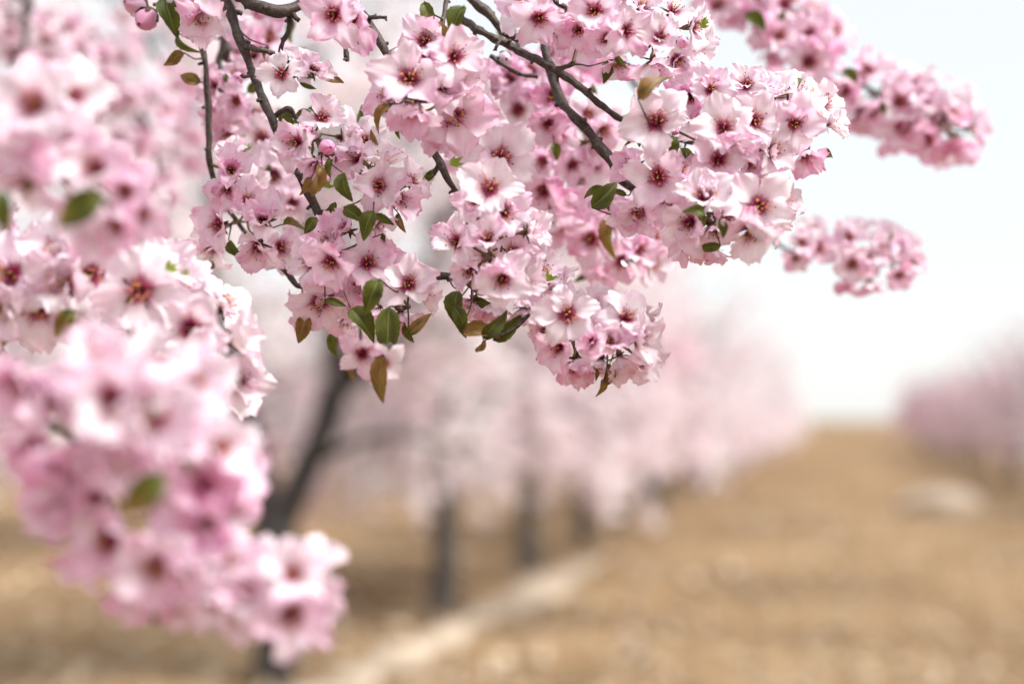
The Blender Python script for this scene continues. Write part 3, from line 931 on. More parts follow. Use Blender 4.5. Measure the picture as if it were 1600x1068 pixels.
build_branch('long dark diagonal twig bearing the pale flowers and green leaves at mid height', 1.05,
    [[(340, -90, 2, 19), (362, 20, 2, 18), (372, 55, 1, 17), (388, 95, 1, 16), (401, 130, 1, 16), (418, 172, 0, 15), (440, 218, 0, 15), (462, 262, 0, 14), (484, 305, 1, 13),
      (503, 345, 1, 13), (520, 385, 2, 11), (545, 430, 3, 10), (590, 470, 3, 8), (640, 480, 2, 6)],
     [(380, 72, 1, 11), (400, 76, 0, 10), (425, 83, 0, 9), (445, 92, 1, 8), (462, 110, 2, 7)],
     [(425, 185, 1, 10), (450, 170, 1, 9), (470, 195, 2, 9), (495, 215, 2, 9), (520, 240, 2, 9), (545, 255, 3, 8), (585, 285, 3, 8), (600, 310, 3, 7)],
     [(520, 385, 2, 9), (490, 440, 3, 10), (465, 447, 3, 10), (450, 430, 3, 10), (435, 412, 3, 8)],
     [(395, 118, 1, 5), (383, 120, 0, 5), (378, 118, 0, 6)],
     [(345, -70, 2, 20), (385, -2, 1, 20), (412, 11, 0, 20), (440, 18, 0, 21), (472, 8, 1, 18), (510, -25, 2, 16)],
     [(450, 20, 1, 10), (452, 40, 1, 9), (442, 66, 1, 8), (437, 82, 1, 7)]],
    [(441, 116, -0.1, 0.0, 44, -3, 0.06, 'w'), (487, 110, 0.72, -0.1, 40, -1, 0.3, 'm'), (470, 100, 0.5, -0.5, 38, 2, 0.15),
     (503, 186, 0.35, -0.45, 44, -2, 0.18), (466, 222, -0.45, 0.15, 48, -3, 0.45, 'm'), (492, 254, 0.0, 0.6, 40, -2, 0.5, 'm'), (525, 245, 0.6, 0.3, 40, 1, 0.3, 'm'),
     (535, 215, 0.8, 0.1, 42, 4, 0.12), (572, 222, -0.4, -0.3, 46, 4, 0.05), (555, 245, -0.5, 0.2, 40, 5, 0.2),
     (594, 260, 0.0, -0.68, 50, -2, 0.22, 'm'), (591, 290, 0.28, 0.02, 50, -3, 0.28), (617, 306, 0.62, 0.42, 50, -2, 0.5, 'm'), (640, 285, 0.8, -0.2, 44, 1, 0.22),
     (560, 250, -0.7, -0.4, 42, 0, 0.3),
     (545, 360, -0.3, -0.3, 44, -1, 0.42, 'm'), (585, 345, 0.4, 0.5, 42, 2, 0.4), (517, 406, 0.02, 0.3, 56, -4, 0.52, 'm'), (490, 412, -0.5, 0.15, 48, -2, 0.42, 'm'),
     (518, 378, 0.0, -0.5, 50, -1, 0.62, 'm'), (574, 412, 0.35, -0.1, 46, -1, 0.42, 'm'), (600, 410, 0.6, -0.35, 42, 1, 0.5, 'm'), (638, 446, 0.12, -0.12, 52, -4, 0.2, 'o'),
     (500, 470, -0.25, 0.65, 48, 0, 0.5, 'm'), (525, 462, 0.1, 0.6, 46, 1, 0.55, 'm'), (560, 445, 0.1, 0.4, 46, 1, 0.5, 'm'), (626, 488, 0.1, 0.78, 42, -1, 0.58, 'm'),
     (594, 480, -0.4, 0.6, 36, 0, 0.5, 'm'), (660, 460, 0.7, 0.2, 42, 0, 0.2, 'm'), (478, 495, -0.5, 0.5, 34, 3, 0.55, 'm'), (540, 495, 0.2, 0.85, 40, 3, 0.45, 'm')],
    [(537, 292, 84, 46, 0.15, -4, 'w', 0.0, 0.5), (519, 330, 110, 30, 0.2, 0, 'n'), (553, 335, 35, 42, 0.32, -4, 'w', 0.2), (573, 350, 115, 48, 0.3, -5, 'w', 0.1, 0.2),
     (600, 343, 30, 34, 0.2, -3, 's'), (484, 352, 130, 32, 0.1, -2, 'w'), (490, 280, 120, 52, 0.95, -5, 'd', 0.2), (476, 290, 130, 34, 0.98, -4, 't'), (515, 262, 90, 30, 0.35, -4, 'n'),
     (580, 461, 115, 58, 0.12, -7, 'w', 0.1, 0.1), (566, 503, 50, 62, 0.35, -4, 'w', 0.2, -0.3), (606, 518, 92, 78, 0.15, -6, 'c', 0.05), (472, 513, 110, 46, 0.85, 0, 'w', 0.1),
     (655, 507, 318, 48, 0.62, -3, 's', 0.1), (522, 538, 80, 44, 0.2, 6, 'n'), (524, 473, 20, 34, 0.2, -3, 's'), (447, 190, 70, 40, 0.1, 3, 'w'), (470, 182, 150, 34, 0.15, 3, 'w'),
     (490, 172, 200, 26, 0.15, 3, 'n'), (480, 132, 20, 26, 0.1, 1, 'n'), (600, 375, 80, 20, 0.3, 1, 'n'), (483, 375, 90, 36, 0.15, 4, 'n'), (415, 82, 110, 22, 0.15, 4, 'n')],
    [(510, 231, 0.45, 0.1, 16, -4, 0.75), (482, 203, -0.1, -0.3, 9, -4, 0.8), (482, 222, -0.2, 0.2, 8, -3, 0.5), (493, 212, 0.2, -0.3, 8, -3, 0.3), (553, 237, 0.3, 0.2, 11, 0, 0.5)],
    [],
    [(505, 292, 330, 22, 4)])

build_branch('hanging branch with the sharpest large pink clump and the white clump at its tip', 1.03,
    [[(520, -70, 2, 18), (545, -5, 1, 16), (572, 32, 1, 15), (590, 60, 1, 14), (604, 86, 1, 12), (625, 130, 3, 12), (652, 190, 3, 13), (672, 228, 1, 13), (686, 252, 0, 12), (701, 281, 0, 11),
      (718, 310, 1, 10), (740, 350, 3, 10), (760, 395, 3, 9), (790, 440, 3, 8), (840, 475, 3, 8), (890, 500, 3, 7), (950, 520, 3, 6), (980, 525, 3, 5)],
     [(577, 27, 1, 7), (590, 27, 0, 6), (604, 29, 0, 7)],
     [(745, 455, 2, 9), (725, 440, 1, 10), (700, 431, 0, 11), (677, 430, 0, 11)],
     [(685, 255, 0, 7), (681, 264, 0, 7), (677, 271, 0, 9)],
     [(541, 52, 4, 6), (540, 75, 4, 7), (543, 95, 4, 9)],
     [(604, 86, 1, 8), (640, 70, 4, 8), (680, 80, 3, 8), (715, 95, 3, 8)],
     [(705, -50, 4, 9), (698, 0, 3, 8), (692, 35, 2, 8), (688, 60, 2, 7), (690, 85, 3, 6)]],
    [(522, 23, -0.05, 0.05, 52, -2, 0.52, 'm'), (553, 32, 0.35, 0.4, 48, -1, 0.6, 'm'), (530, -5, 0.1, -0.5, 44, 1, 0.4),
     (640, 124, -0.10, -0.10, 66, -5, 0.30, 'o'), (652, 160, 0.0, 0.62, 66, -4, 0.46, 'm'), (690, 138, 0.45, 0.05, 56, -2, 0.32, 'm'), (709, 90, 0.42, -0.1, 54, -4, 0.36, 'm'),
     (727, 113, 0.7, 0.35, 42, -2, 0.3, 'm'), (705, 178, 0.55, 0.45, 62, -1, 0.30, 'm'), (676, 195, 0.25, 0.75, 54, 0, 0.4, 'm'), (665, 66, -0.35, -0.35, 44, -1, 0.5),
     (612, 150, -0.65, 0.2, 50, 0, 0.45, 'm'), (665, 90, 0.1, -0.6, 50, 0, 0.4, 'm'), (735, 165, 0.85, 0.1, 50, 2, 0.2),
     (780, 250, 0.05, 0.0, 66, 5, 0.20, 'o'), (745, 235, -0.2, 0.4, 54, 8, 0.45), (750, 190, 0.2, -0.2, 50, 7, 0.2),
     (765, 296, 0.05, -0.32, 54, -5, 0.06, 'o'), (745, 318, -0.32, -0.25, 50, -3, 0.16, 'm'), (787, 331, 0.45, 0.1, 46, -2, 0.16, 'm'), (762, 375, 0.0, -0.42, 48, -4, 0.32, 'm'),
     (716, 378, -0.6, -0.1, 48, -1, 0.24, 'm'), (823, 362, 0.72, -0.05, 46, -3, 0.08, 'm'), (806, 348, 0.6, -0.3, 44, 0, 0.1), (746, 350, -0.3, 0.3, 46, 0, 0.12), (785, 434, 0.05, 0.35, 54, -5, 0.22, 'm'),
     (737, 420, -0.5, 0.4, 46, -3, 0.42, 'c'), (815, 444, 0.55, 0.25, 44, -2, 0.22, 'm'), (838, 425, 0.72, -0.1, 48, 0, 0.04), (800, 395, 0.3, 0.1, 50, -1, 0.14), (775, 470, -0.1, 0.85, 44, 0, 0.4, 'm'),
     (740, 470, -0.3, 0.75, 40, 1, 0.35, 'm'), (815, 480, 0.3, 0.75, 42, 0, 0.3, 'm'), (845, 395, 0.7, -0.4, 44, 3, 0.03),
     (886, 490, 0.0, -0.08, 52, -5, 0.02, 'w'), (977, 499, 0.32, -0.38, 50, -4, 0.03, 'o'), (926, 532, -0.05, 0.08, 44, -5, 0.48, 'c'), (955, 532, 0.05, 0.06, 44, -4, 0.42, 'c'), (993, 530, 0.58, 0.12, 52, -4, 0.05, 'm'),
     (876, 540, -0.45, 0.45, 46, -3, 0.62, 'm'), (900, 562, -0.1, 0.82, 48, -1, 0.66, 'm'), (853, 516, -0.7, 0.1, 38, 0, 0.3, 'm'), (968, 556, 0.1, 0.78, 46, -2, 0.36, 'm'), (930, 480, 0.1, -0.55, 46, 1, 0.06),
     (872, 455, -0.1, -0.65, 46, 1, 0.02), (940, 560, 0.0, 0.85, 44, 0, 0.42, 'm'), (1000, 560, 0.6, 0.6, 44, 0, 0.2, 'm'), (860, 478, -0.6, 0.2, 42, 2, 0.1), (1004, 500, 0.85, -0.1, 42, 1, 0.03)],
    [(668, 30, 80, 58, 0.55, 0, 's', 0.1), (684, 62, 60, 66, 0.97, -1, 't', 0.2), (712, 32, 118, 56, 0.12, -3, 'w', 0.1, 0.5), (720, 62, 330, 40, 0.95, -2, 's'), (595, 180, 120, 46, 0.92, -2, 'n', 0.1, 0.3), (608, 170, 150, 32, 0.5, -1, 's'),
     (622, 205, 80, 22, 0.25, -1, 'n'), (710, 480, 100, 56, 0.15, -2, 'w', 0.1, 0.4), (722, 500, 60, 54, 0.35, -3, 'n', 0.0, -0.3), (752, 522, 15, 62, 0.98, -3, 't', 0.1), (772, 508, 310, 56, 0.3, -3, 'n', 0.1),
     (795, 515, 325, 60, 0.2, -2, 's', 0.1, 0.4), (748, 540, 140, 28, 0.98, -3, 'd'), (945, 588, 112, 44, 0.98, -2, 'd', 0.1), (938, 605, 115, 30, 0.98, -2, 't', 0.1), (930, 585, 85, 22, 0.9, -1, 't'), (755, 472, 10, 40, 0.2, 1, 'n'),
     (768, 193, 325, 22, 0.2, 0, 's')],
    [(840, 484, 0.3, 0.1, 7, -2, 0.8), (1020, 515, 0.8, 0.0, 9, 0, 0.1)],
    [(790, 370, 40, 50, 2, 2, 5, 0.18, 48)],
    [(702, 258, 330, 26, -1), (855, 440, 300, 20, -2)])

build_branch('top centre branch of pink clumps running out to the white flowers at its right end', 1.06,
    [[(700, -60, 3, 18), (762, 20, 2, 16), (785, 46, 2, 15), (812, 62, 2, 14), (828, 60, 2, 12)],
     [(720, 30, 3, 14), (762, 55, 1, 14), (800, 75, 1, 13), (835, 92, 0, 13), (868, 110, 0, 12), (900, 132, 0, 12), (938, 163, 0, 11), (975, 191, 1, 10), (1010, 208, 2, 9), (1060, 218, 2, 8), (1085, 223, 2, 8), (1130, 225, 3, 7), (1200, 215, 3, 6), (1270, 210, 3, 5)],
     [(830, -60, 3, 12), (860, -5, 3, 10), (900, 20, 3, 9), (950, 45, 3, 8), (1010, 65, 3, 7), (1060, 70, 3, 5)],
     [(785, 60, 1, 6), (776, 72, 0, 6), (774, 80, 0, 5)],
     [(868, 110, 0, 8), (885, 105, -1, 8), (895, 100, -1, 9)],
     [(765, 88, 4, 8), (787, 102, 4, 8), (814, 116, 4, 7), (840, 120, 4, 6)]],
    [(842, 26, -0.05, 0.5, 48, -3, 0.3, 'm'), (818, 10, -0.4, 0.1, 44, -1, 0.2), (870, 40, 0.2, 0.6, 44, -1, 0.4, 'm'), (929, 17, -0.05, 0.05, 48, -4, 0.45, 'm'), (905, 45, -0.3, 0.35, 40, -2, 0.42, 'm'), (951, 60, -0.2, 0.5, 48, -4, 0.36, 'm'), (978, 49, 0.08, -0.1, 40, -5, 0.38, 'm'),
     (1031, 61, 0.05, 0.0, 48, -5, 0.16, 'm'), (1020, 95, 0.0, 0.7, 44, -3, 0.32, 'm'), (1055, 92, 0.4, 0.55, 44, -2, 0.18, 'm'), (1078, 42, 0.78, -0.1, 48, -2, 0.02, 'm'), (1050, 20, 0.35, -0.55, 46, 0, 0.05), (1000, 15, 0.0, -0.5, 46, 0, 0.35), (965, 95, 0.0, 0.8, 40, -1, 0.55, 'm'),
     (890, 0, 0.0, -0.4, 46, 0, 0.25), (960, -5, 0.1, -0.3, 46, 0, 0.3), (1085, 70, 0.8, 0.4, 42, 0, 0.05),
     (1027, 192, 0.0, 0.02, 54, -6, 0.02, 'o'), (1131, 203, -0.1, 0.05, 52, -6, 0.12, 'o'), (1122, 250, -0.15, 0.05, 44, -6, 0.42, 'o'), (1150, 228, 0.3, 0.1, 42, -6, 0.5, 'c'), (1165, 255, 0.5, 0.3, 40, -4, 0.45, 'c'), (1110, 140, 0.05, -0.05, 44, -2, 0.26), (1080, 150, -0.2, 0.15, 50, 2, 0.72, 'm'),
     (1242, 194, 0.05, 0.02, 54, -5, 0.3, 'o'), (1178, 192, 0.35, -0.2, 48, -5, 0.02, 'm'), (1200, 236, 0.6, 0.1, 48, -5, 0.05, 'm'), (1292, 194, 0.8, -0.15, 38, -3, 0.12, 'c'), (1256, 238, 0.15, 0.78, 42, -4, 0.55, 'm'), (1208, 152, 0.0, -0.55, 50, -2, 0.04), (1250, 155, 0.3, -0.6, 46, -1, 0.1), (1165, 135, -0.1, -0.4, 46, 0, 0.08), (1190, 275, 0.3, 0.75, 40, -3, 0.5, 'm'), (1090, 195, 0.2, -0.3, 44, 1, 0.12), (1150, 165, 0.2, -0.4, 44, 1, 0.05), (1285, 165, 0.5, -0.5, 42, 2, 0.15)],
    [(1022, 136, 325, 62, 0.98, -9, 't', 0.1), (947, 112, 100, 34, 0.4, -1, 'w'), (985, 110, 60, 26, 0.4, 0, 'n'), (900, 20, 60, 34, 0.25, 0, 'n'), (834, 45, 100, 30, 0.2, -2, 's'), (995, 212, 70, 34, 0.2, -3, 'w'), (1046, 232, 105, 44, 0.35, -3, 'w', 0.1), (1078, 243, 40, 34, 0.3, -1, 'n'), (1085, 262, 150, 30, 0.7, 0, 'n'), (1182, 162, 200, 34, 0.75, -3, 's')],
    [(1066, 66, 0.05, 0.1, 12, -6, 0.5), (788, 92, 0.2, 0.2, 15, 5, 0.1), (1055, 205, 0.2, 0.4, 8, -2, 0.6), (1022, 30, 0.1, -0.4, 12, -3, 0.5)],
    [(960, 40, 90, 35, 2, 2, 5, 0.42, 44), (1190, 190, 50, 30, 2, 1, 4, 0.1, 48)],
    [(1094, 44, 320, 18, -5), (1098, 36, 330, 14, -5)])

build_branch('short stout twig ending in the compact white and rose clump at centre right', 1.05,
    [[(835, -70, 9, 18), (850, 60, 6, 16), (872, 150, 4, 16), (897, 182, 2, 16), (917, 203, 2, 16), (937, 228, 2, 16), (957, 254, 2, 16), (972, 282, 2, 17), (1005, 305, 2, 12), (1050, 325, 3, 10), (1100, 340, 3, 9), (1150, 340, 3, 8), (1185, 335, 3, 6)],
     [(921, 205, 2, 7), (926, 218, 2, 8), (928, 232, 2, 6)]],
    [(1029, 275, 0.0, 0.02, 58, -4, 0.36, 'o'), (1101, 310, -0.05, -0.5, 54, -6, 0.02, 'm'), (1184, 322, 0.1, -0.05, 56, -7, 0.02, 'o'), (1080, 347, -0.35, 0.42, 50, -4, 0.24, 'm'), (1112, 352, 0.1, 0.62, 46, -4, 0.22, 'm'), (1172, 358, 0.0, 0.5, 54, -7, 0.36, 'm'),
     (1112, 384, 0.1, 0.88, 46, -2, 0.58, 'm'), (1080, 375, -0.4, 0.75, 42, -1, 0.6, 'm'), (1214, 312, 0.7, -0.1, 50, -3, 0.04), (1200, 345, 0.7, 0.4, 46, -3, 0.12, 'm'), (1145, 300, 0.2, -0.4, 44, -2, 0.3, 'm'), (1135, 335, -0.1, 0.3, 40, -1, 0.3, 'm'),
     (1000, 328, -0.1, 0.3, 42, -3, 0.3, 'm'), (985, 335, -0.6, 0.3, 38, -2, 0.36, 'm'), (1045, 305, 0.0, 0.65, 46, -2, 0.42, 'm'), (990, 262, -0.4, -0.2, 46, 0, 0.42, 'm'), (1060, 265, 0.5, 0.0, 40, 0, 0.5)],
    [(946, 306, 320, 56, 0.3, -4, 'w', 0.1, 0.2), (928, 300, 150, 34, 0.35, -2, 'n'), (1086, 329, 200, 34, 0.08, -9, 'w', 0.1, 0.6), (1098, 342, 80, 26, 0.1, -8, 's'), (1128, 357, 75, 30, 0.2, -8, 'w'), (1106, 386, 175, 40, 0.25, -5, 's'), (1095, 270, 100, 36, 0.6, 0, 'n'), (965, 300, 200, 30, 0.3, 0, 's')],
    [(1088, 270, -0.2, -0.5, 10, -3, 0.45), (1120, 332, 0.3, 0.0, 9, -5, 0.3)],
    [])

build_branch('soft rose pink spray half hidden behind the thin diagonal twigs, top centre', 1.19,
    [[(780, -60, 6, 14), (800, 40, 6, 12), (825, 110, 5, 10), (850, 170, 4, 9), (880, 230, 4, 9), (892, 260, 4, 11), (905, 290, 4, 9), (930, 340, 4, 8), (965, 385, 4, 7), (1000, 400, 4, 5)],
     [(850, 170, 4, 7), (810, 200, 4, 6), (795, 260, 4, 6), (840, 310, 4, 6)]],
    [(865, 151, -0.05, -0.05, 46, -5, 0.6, 'm'), (840, 150, -0.55, 0.1, 40, -4, 0.52, 'm'), (858, 192, -0.15, 0.4, 42, -5, 0.62, 'm'), (871, 212, 0.2, 0.15, 42, -4, 0.4, 'm'), (917, 180, 0.3, -0.1, 40, -3, 0.3), (940, 200, 0.3, 0.4, 46, -2, 0.3, 'm'), (920, 215, 0.4, 0.5, 42, -1, 0.35),
     (862, 82, 0.0, -0.2, 42, 0, 0.62, 'm'), (880, 84, 0.4, 0.1, 40, 0, 0.66, 'm'), (905, 92, 0.2, 0.3, 42, 0, 0.72, 'm'), (800, 120, -0.3, 0.0, 44, 2, 0.5, 'm'), (778, 130, -0.3, 0.2, 42, 2, 0.62, 'm'), (830, 110, 0.0, 0.0, 40, 2, 0.55), (920, 110, 0.3, 0.3, 44, 2, 0.76, 'm'), (810, 172, -0.2, 0.1, 44, 2, 0.1),
     (895, 255, 0.1, 0.3, 44, 0, 0.4, 'm'), (930, 255, 0.2, 0.2, 42, 2, 0.3, 'm'), (850, 250, -0.2, 0.3, 46, 0, 0.52, 'm'), (850, 295, -0.1, 0.4, 52, -2, 0.6, 'm'), (875, 320, 0.5, 0.3, 52, 0, 0.42, 'm'), (820, 275, -0.4, 0.2, 46, 1, 0.6, 'm'), (870, 350, 0.3, 0.6, 46, 2, 0.4, 'm'),
     (925, 372, -0.3, 0.2, 46, 0, 0.6, 'm'), (972, 405, -0.1, 0.65, 46, -1, 0.66, 'm'), (995, 388, 0.4, 0.1, 44, 0, 0.5, 'm'), (1015, 410, 0.5, 0.5, 40, 2, 0.4, 'm'), (950, 345, -0.2, -0.3, 44, 2, 0.45), (945, 420, -0.3, 0.8, 40, 2, 0.62, 'm'), (1020, 370, 0.5, -0.1, 42, 3, 0.25), (1005, 345, 0.2, -0.4, 40, 4, 0.3)],
    [(952, 366, 92, 66, 0.62, -5, 'n', 0.2, 0.4), (868, 236, 80, 28, 0.35, -6, 'w'), (782, 52, 60, 20, 0.3, 0, 'n'), (892, 200, 110, 26, 0.3, -4, 'n')],
    [], [(850, 90, 75, 60, 3, 2, 8, 0.55, 40), (880, 270, 60, 65, 2, 3, 8, 0.48, 42), (1045, 150, 45, 40, 2, -3, 3, 0.55, 40)])

build_branch('blurred rose twig with pale open flowers behind the slim upright twig', 1.18,
    [[(345, -60, 4, 12), (350, 60, 4, 12), (340, 105, 4, 13), (360, 170, 4, 13), (372, 205, 3, 15), (392, 240, 3, 15), (425, 270, 3, 9), (455, 310, 4, 7)],
     [(350, 60, 4, 6), (358, 75, 0, 9), (352, 92, 0, 14), (372, 98, 1, 6)]],
    [(338, 136, -0.3, -0.1, 40, -2, 0.5, 'm'), (371, 156, 0.1, 0.35, 40, -2, 0.45, 'm'), (362, 182, 0.0, 0.5, 42, -1, 0.4, 'm'), (345, 175, -0.4, 0.3, 40, 0, 0.5, 'm'), (355, 205, 0.0, 0.6, 40, 1, 0.25, 'm'), (370, 120, 0.1, -0.3, 36, 1, 0.45, 'm'),
     (398, 90, 0.2, 0.0, 46, 5, 0.62, 'm'), (420, 60, 0.3, -0.3, 44, 6, 0.5), (385, 75, -0.1, 0.2, 42, 6, 0.6), (436, 246, 0.0, 0.1, 44, -1, 0.15, 'm'), (429, 273, 0.0, 0.3, 42, -2, 0.12, 'm'), (457, 316, 0.1, 0.1, 42, -1, 0.12, 'm'), (410, 215, -0.2, -0.3, 42, 2, 0.04), (440, 300, 0.1, 0.2, 42, 1, 0.1), (400, 180, 0.2, -0.2, 38, 4, 0.1)],
    [(353, 128, 85, 26, 0.15, -3, 'n'), (395, 172, 355, 14, 0.1, 0, 'n'), (455, 48, 100, 36, 0.4, 2, 'n')],
    [(372, 122, 0.2, 0.1, 12, -2, 0.5), (404, 20, 0.0, 0.2, 14, 2, 0.6)], [(430, 290, 40, 35, 2, 1, 5, 0.1, 40)])

build_branch('drooping single flower with browned hanging leaf below the green leaves', 1.17,
    [[(545, 430, -9, 8), (553, 455, -4, 8), (560, 475, 1, 8), (563, 505, 2, 7), (566, 540, 3, 6), (585, 560, 3, 4)]],
    [(566, 551, -0.05, 0.0, 46, -3, 0.4, 'm'), (596, 568, 0.6, 0.1, 40, 0, 0.02)],
    [(592, 590, 100, 74, 0.72, -5, 's', 0.1, 0.5), (548, 582, 80, 26, 0.7, -3, 's')])

build_branch('blurred long spray of rose flowers reaching out against the white sky, top right', 1.36,
    [[(1080, -90, 3, 12), (1140, -30, 3, 11), (1190, 30, 3, 10), (1250, 75, 3, 9), (1320, 115, 3, 8), (1400, 165, 3, 7), (1460, 195, 3, 6), (1500, 210, 3, 5)]],
    [(1186, 38, 0.2, 0.4, 42, -1, 0.5, 'm'), (1216, 56, -0.1, 0.2, 40, -3, 0.55, 'm'), (1265, 55, 0.1, 0.0, 42, -4, 0.42, 'm'), (1262, 97, -0.1, 0.2, 42, -4, 0.52, 'm'), (1294, 90, 0.35, 0.0, 36, -3, 0.45, 'm'), (1320, 143, -0.2, 0.1, 40, -4, 0.55, 'm'), (1352, 112, 0.15, -0.2, 42, -3, 0.4, 'm'),
     (1406, 159, -0.05, 0.1, 40, -4, 0.42, 'm'), (1442, 156, 0.1, -0.1, 38, -4, 0.4, 'm'), (1479, 184, 0.2, 0.0, 42, -4, 0.42, 'm'), (1410, 198, -0.1, 0.4, 40, -3, 0.5, 'm'), (1488, 216, 0.1, 0.72, 46, -3, 0.5, 'm'), (1450, 215, -0.2, 0.75, 42, -2, 0.55, 'm'), (1512, 200, 0.7, 0.1, 38, -1, 0.4, 'm'),
     (1180, 8, -0.2, -0.3, 42, 0, 0.5), (1225, 8, 0.1, -0.4, 42, 0, 0.5), (1262, 20, 0.3, -0.5, 40, 1, 0.4), (1300, 55, 0.4, -0.5, 36, 1, 0.38), (1120, 8, -0.3, 0.0, 42, 0, 0.6), (1150, 15, 0.0, 0.4, 42, 0, 0.6), (1365, 165, 0.0, 0.6, 42, 0, 0.52, 'm'), (1345, 175, -0.3, 0.6, 38, 1, 0.55, 'm'), (1385, 118, 0.3, -0.6, 38, 1, 0.38), (1430, 125, 0.2, -0.75, 36, 1, 0.3), (1500, 150, 0.5, -0.6, 34, 1, 0.36), (1240, 120, -0.2, 0.6, 40, 0, 0.5, 'm'), (1290, 125, 0.1, 0.7, 40, 0, 0.52, 'm'), (1390, 215, -0.2, 0.8, 34, 1, 0.55, 'm')],
    [(1182, 34, 35, 44, 0.3, -7, 'w'), (1330, 120, 40, 34, 0.1, -7, 'w'), (1222, 28, 100, 24, 0.4, -4, 'n'), (1380, 172, 70, 26, 0.5, -5, 's')],
    [(1430, 185, 0.1, 0.2, 10, -4, 0.9), (1437, 127, 0.2, -0.6, 8, -3, 0.6)],
    [(1230, 60, 50, 35, 3, 1, 4, 0.5, 38), (1430, 180, 60, 25, 3, 1, 4, 0.48, 36)])

build_branch('small detached looking blurred spray of rose flowers alone in the sky, right', 1.32,
    [[(900, -70, 16, 14), (980, 110, 12, 12), (1060, 230, 9, 10), (1120, 290, 8, 9), (1180, 350, 4, 8), (1230, 390, 2, 7), (1290, 400, 2, 7), (1350, 405, 2, 6), (1400, 410, 2, 5), (1432, 412, 2, 4)]],
    [(1252, 380, 0.0, 0.0, 34, -2, 0.42, 'm'), (1244, 400, -0.25, 0.6, 32, -1, 0.52, 'm'), (1276, 388, 0.2, 0.35, 34, -1, 0.5, 'm'), (1326, 372, 0.0, -0.2, 38, -2, 0.3, 'm'), (1331, 411, -0.05, 0.1, 40, -4, 0.3, 'm'), (1353, 402, 0.3, 0.1, 34, -2, 0.4, 'm'), (1375, 392, 0.15, 0.0, 34, -2, 0.3), (1322, 434, -0.2, 0.75, 36, -2, 0.55, 'm'), (1358, 438, 0.2, 0.75, 34, -2, 0.55, 'm'),
     (1403, 427, 0.1, 0.25, 32, -3, 0.62, 'm'), (1424, 410, 0.6, 0.2, 30, -1, 0.42, 'm'), (1400, 390, 0.3, -0.3, 34, 0, 0.62, 'm'), (1270, 362, -0.1, -0.6, 32, 1, 0.1), (1340, 360, 0.1, -0.75, 34, 1, 0.12), (1385, 372, 0.2, -0.6, 32, 1, 0.15), (1415, 385, 0.5, -0.5, 30, 1, 0.12)],
    [(1391, 368, 280, 18, 0.1, -4, 'n')])

# ---- close, out-of-focus branch on the left
build_branch('near blurred branch of large lilac pink flowers at the upper left edge', 0.77,
    [[(-120, -40, 7, 16), (-60, 80, 7, 15), (0, 180, 7, 14), (60, 240, 7, 12), (120, 300, 7, 10), (180, 330, 7, 8)]],
    [(57, 166, 0.1, -0.2, 76, -3, 0.24, 'm'), (47, 206, -0.05, 0.5, 72, -2, 0.36, 'm'), (110, 150, 0.6, -0.3, 66, 0, 0.08), (58, 270, -0.1, 0.72, 70, -1, 0.42, 'm'), (105, 225, 0.5, 0.4, 64, -1, 0.05, 'm'), 
     (153, 266, -0.1, -0.2, 62, -2, 0.4, 'm'), (196, 300, 0.45, 0.1, 62, -1, 0.55, 'c'), (215, 330, 0.6, 0.2, 58, 0, 0.36, 'm'), (182, 348, 0.25, 0.2, 56, -2, 0.36, 'm'), (152, 357, -0.2, 0.35, 56, -1, 0.4, 'm'), (-10, 220, -0.5, 0.1, 60, 1, 0.4)],
    [(121, 326, 150, 88, 0.45, -6, 'w', 0.1), (2, 330, 90, 66, 0.3, -5, 'w', 0.1), (10, 205, 100, 50, 0.5, -1, 'n'), (44, 285, 120, 46, 0.9, -2, 's')],
    [], [])

build_branch('near white flowers with crimson centres, left middle, beside the lilac branch', 0.945,
    [[(-90, 380, 4, 12), (0, 440, 3, 12), (90, 470, 2, 11), (160, 470, 2, 11), (205, 500, 2, 10), (260, 510, 2, 9), (310, 540, 2, 8), (350, 560, 2, 6)], [(205, 500, 2, 8), (205, 522, 0, 12), (202, 540, 0, 8)]],
    [(219, 453, 0.0, 0.0, 70, -4, 0.02, 'w'), (299, 511, 0.05, 0.0, 66, -4, 0.02, 'o'), (322, 567, 0.15, 0.2, 66, -5, 0.03, 'm'), (357, 532, 0.72, -0.2, 58, -1, 0.02, 'm'), (104, 442, -0.1, 0.1, 66, -3, 0.1, 'm'), (92, 398, -0.2, -0.25, 64, -3, 0.14, 'm'), (140, 430, 0.5, 0.1, 58, -2, 0.04), (20, 430, -0.3, 0.0, 64, -2, 0.14), (10, 480, -0.2, 0.1, 62, -3, 0.16, 'm'), (60, 480, 0.1, 0.3, 60, -2, 0.12), (250, 420, 0.4, -0.6, 56, 1, 0.02), (150, 500, 0.1, 0.5, 58, 0, 0.08, 'm'), (345, 480, 0.5, -0.5, 54, 1, 0.02), (370, 590, 0.6, 0.5, 50, 0, 0.03, 'm'), (20, 380, -0.4, -0.4, 58, 0, 0.22), (280, 455, 0.1, -0.6, 52, 1, 0.02), (-5, 540, -0.3, 0.3, 56, 0, 0.3)],
    [(98, 504, 130, 52, 0.6, -6, 'w', 0.1), (205, 520, 110, 36, 0.4, -4, 's')],
    [(206, 518, 0.1, 0.5, 10, -3, 0.3)], [(90, 460, 80, 50, 2, 2, 5, 0.1, 60)], [(258, 422, 330, 26, -5), (286, 430, 320, 14, -3)])

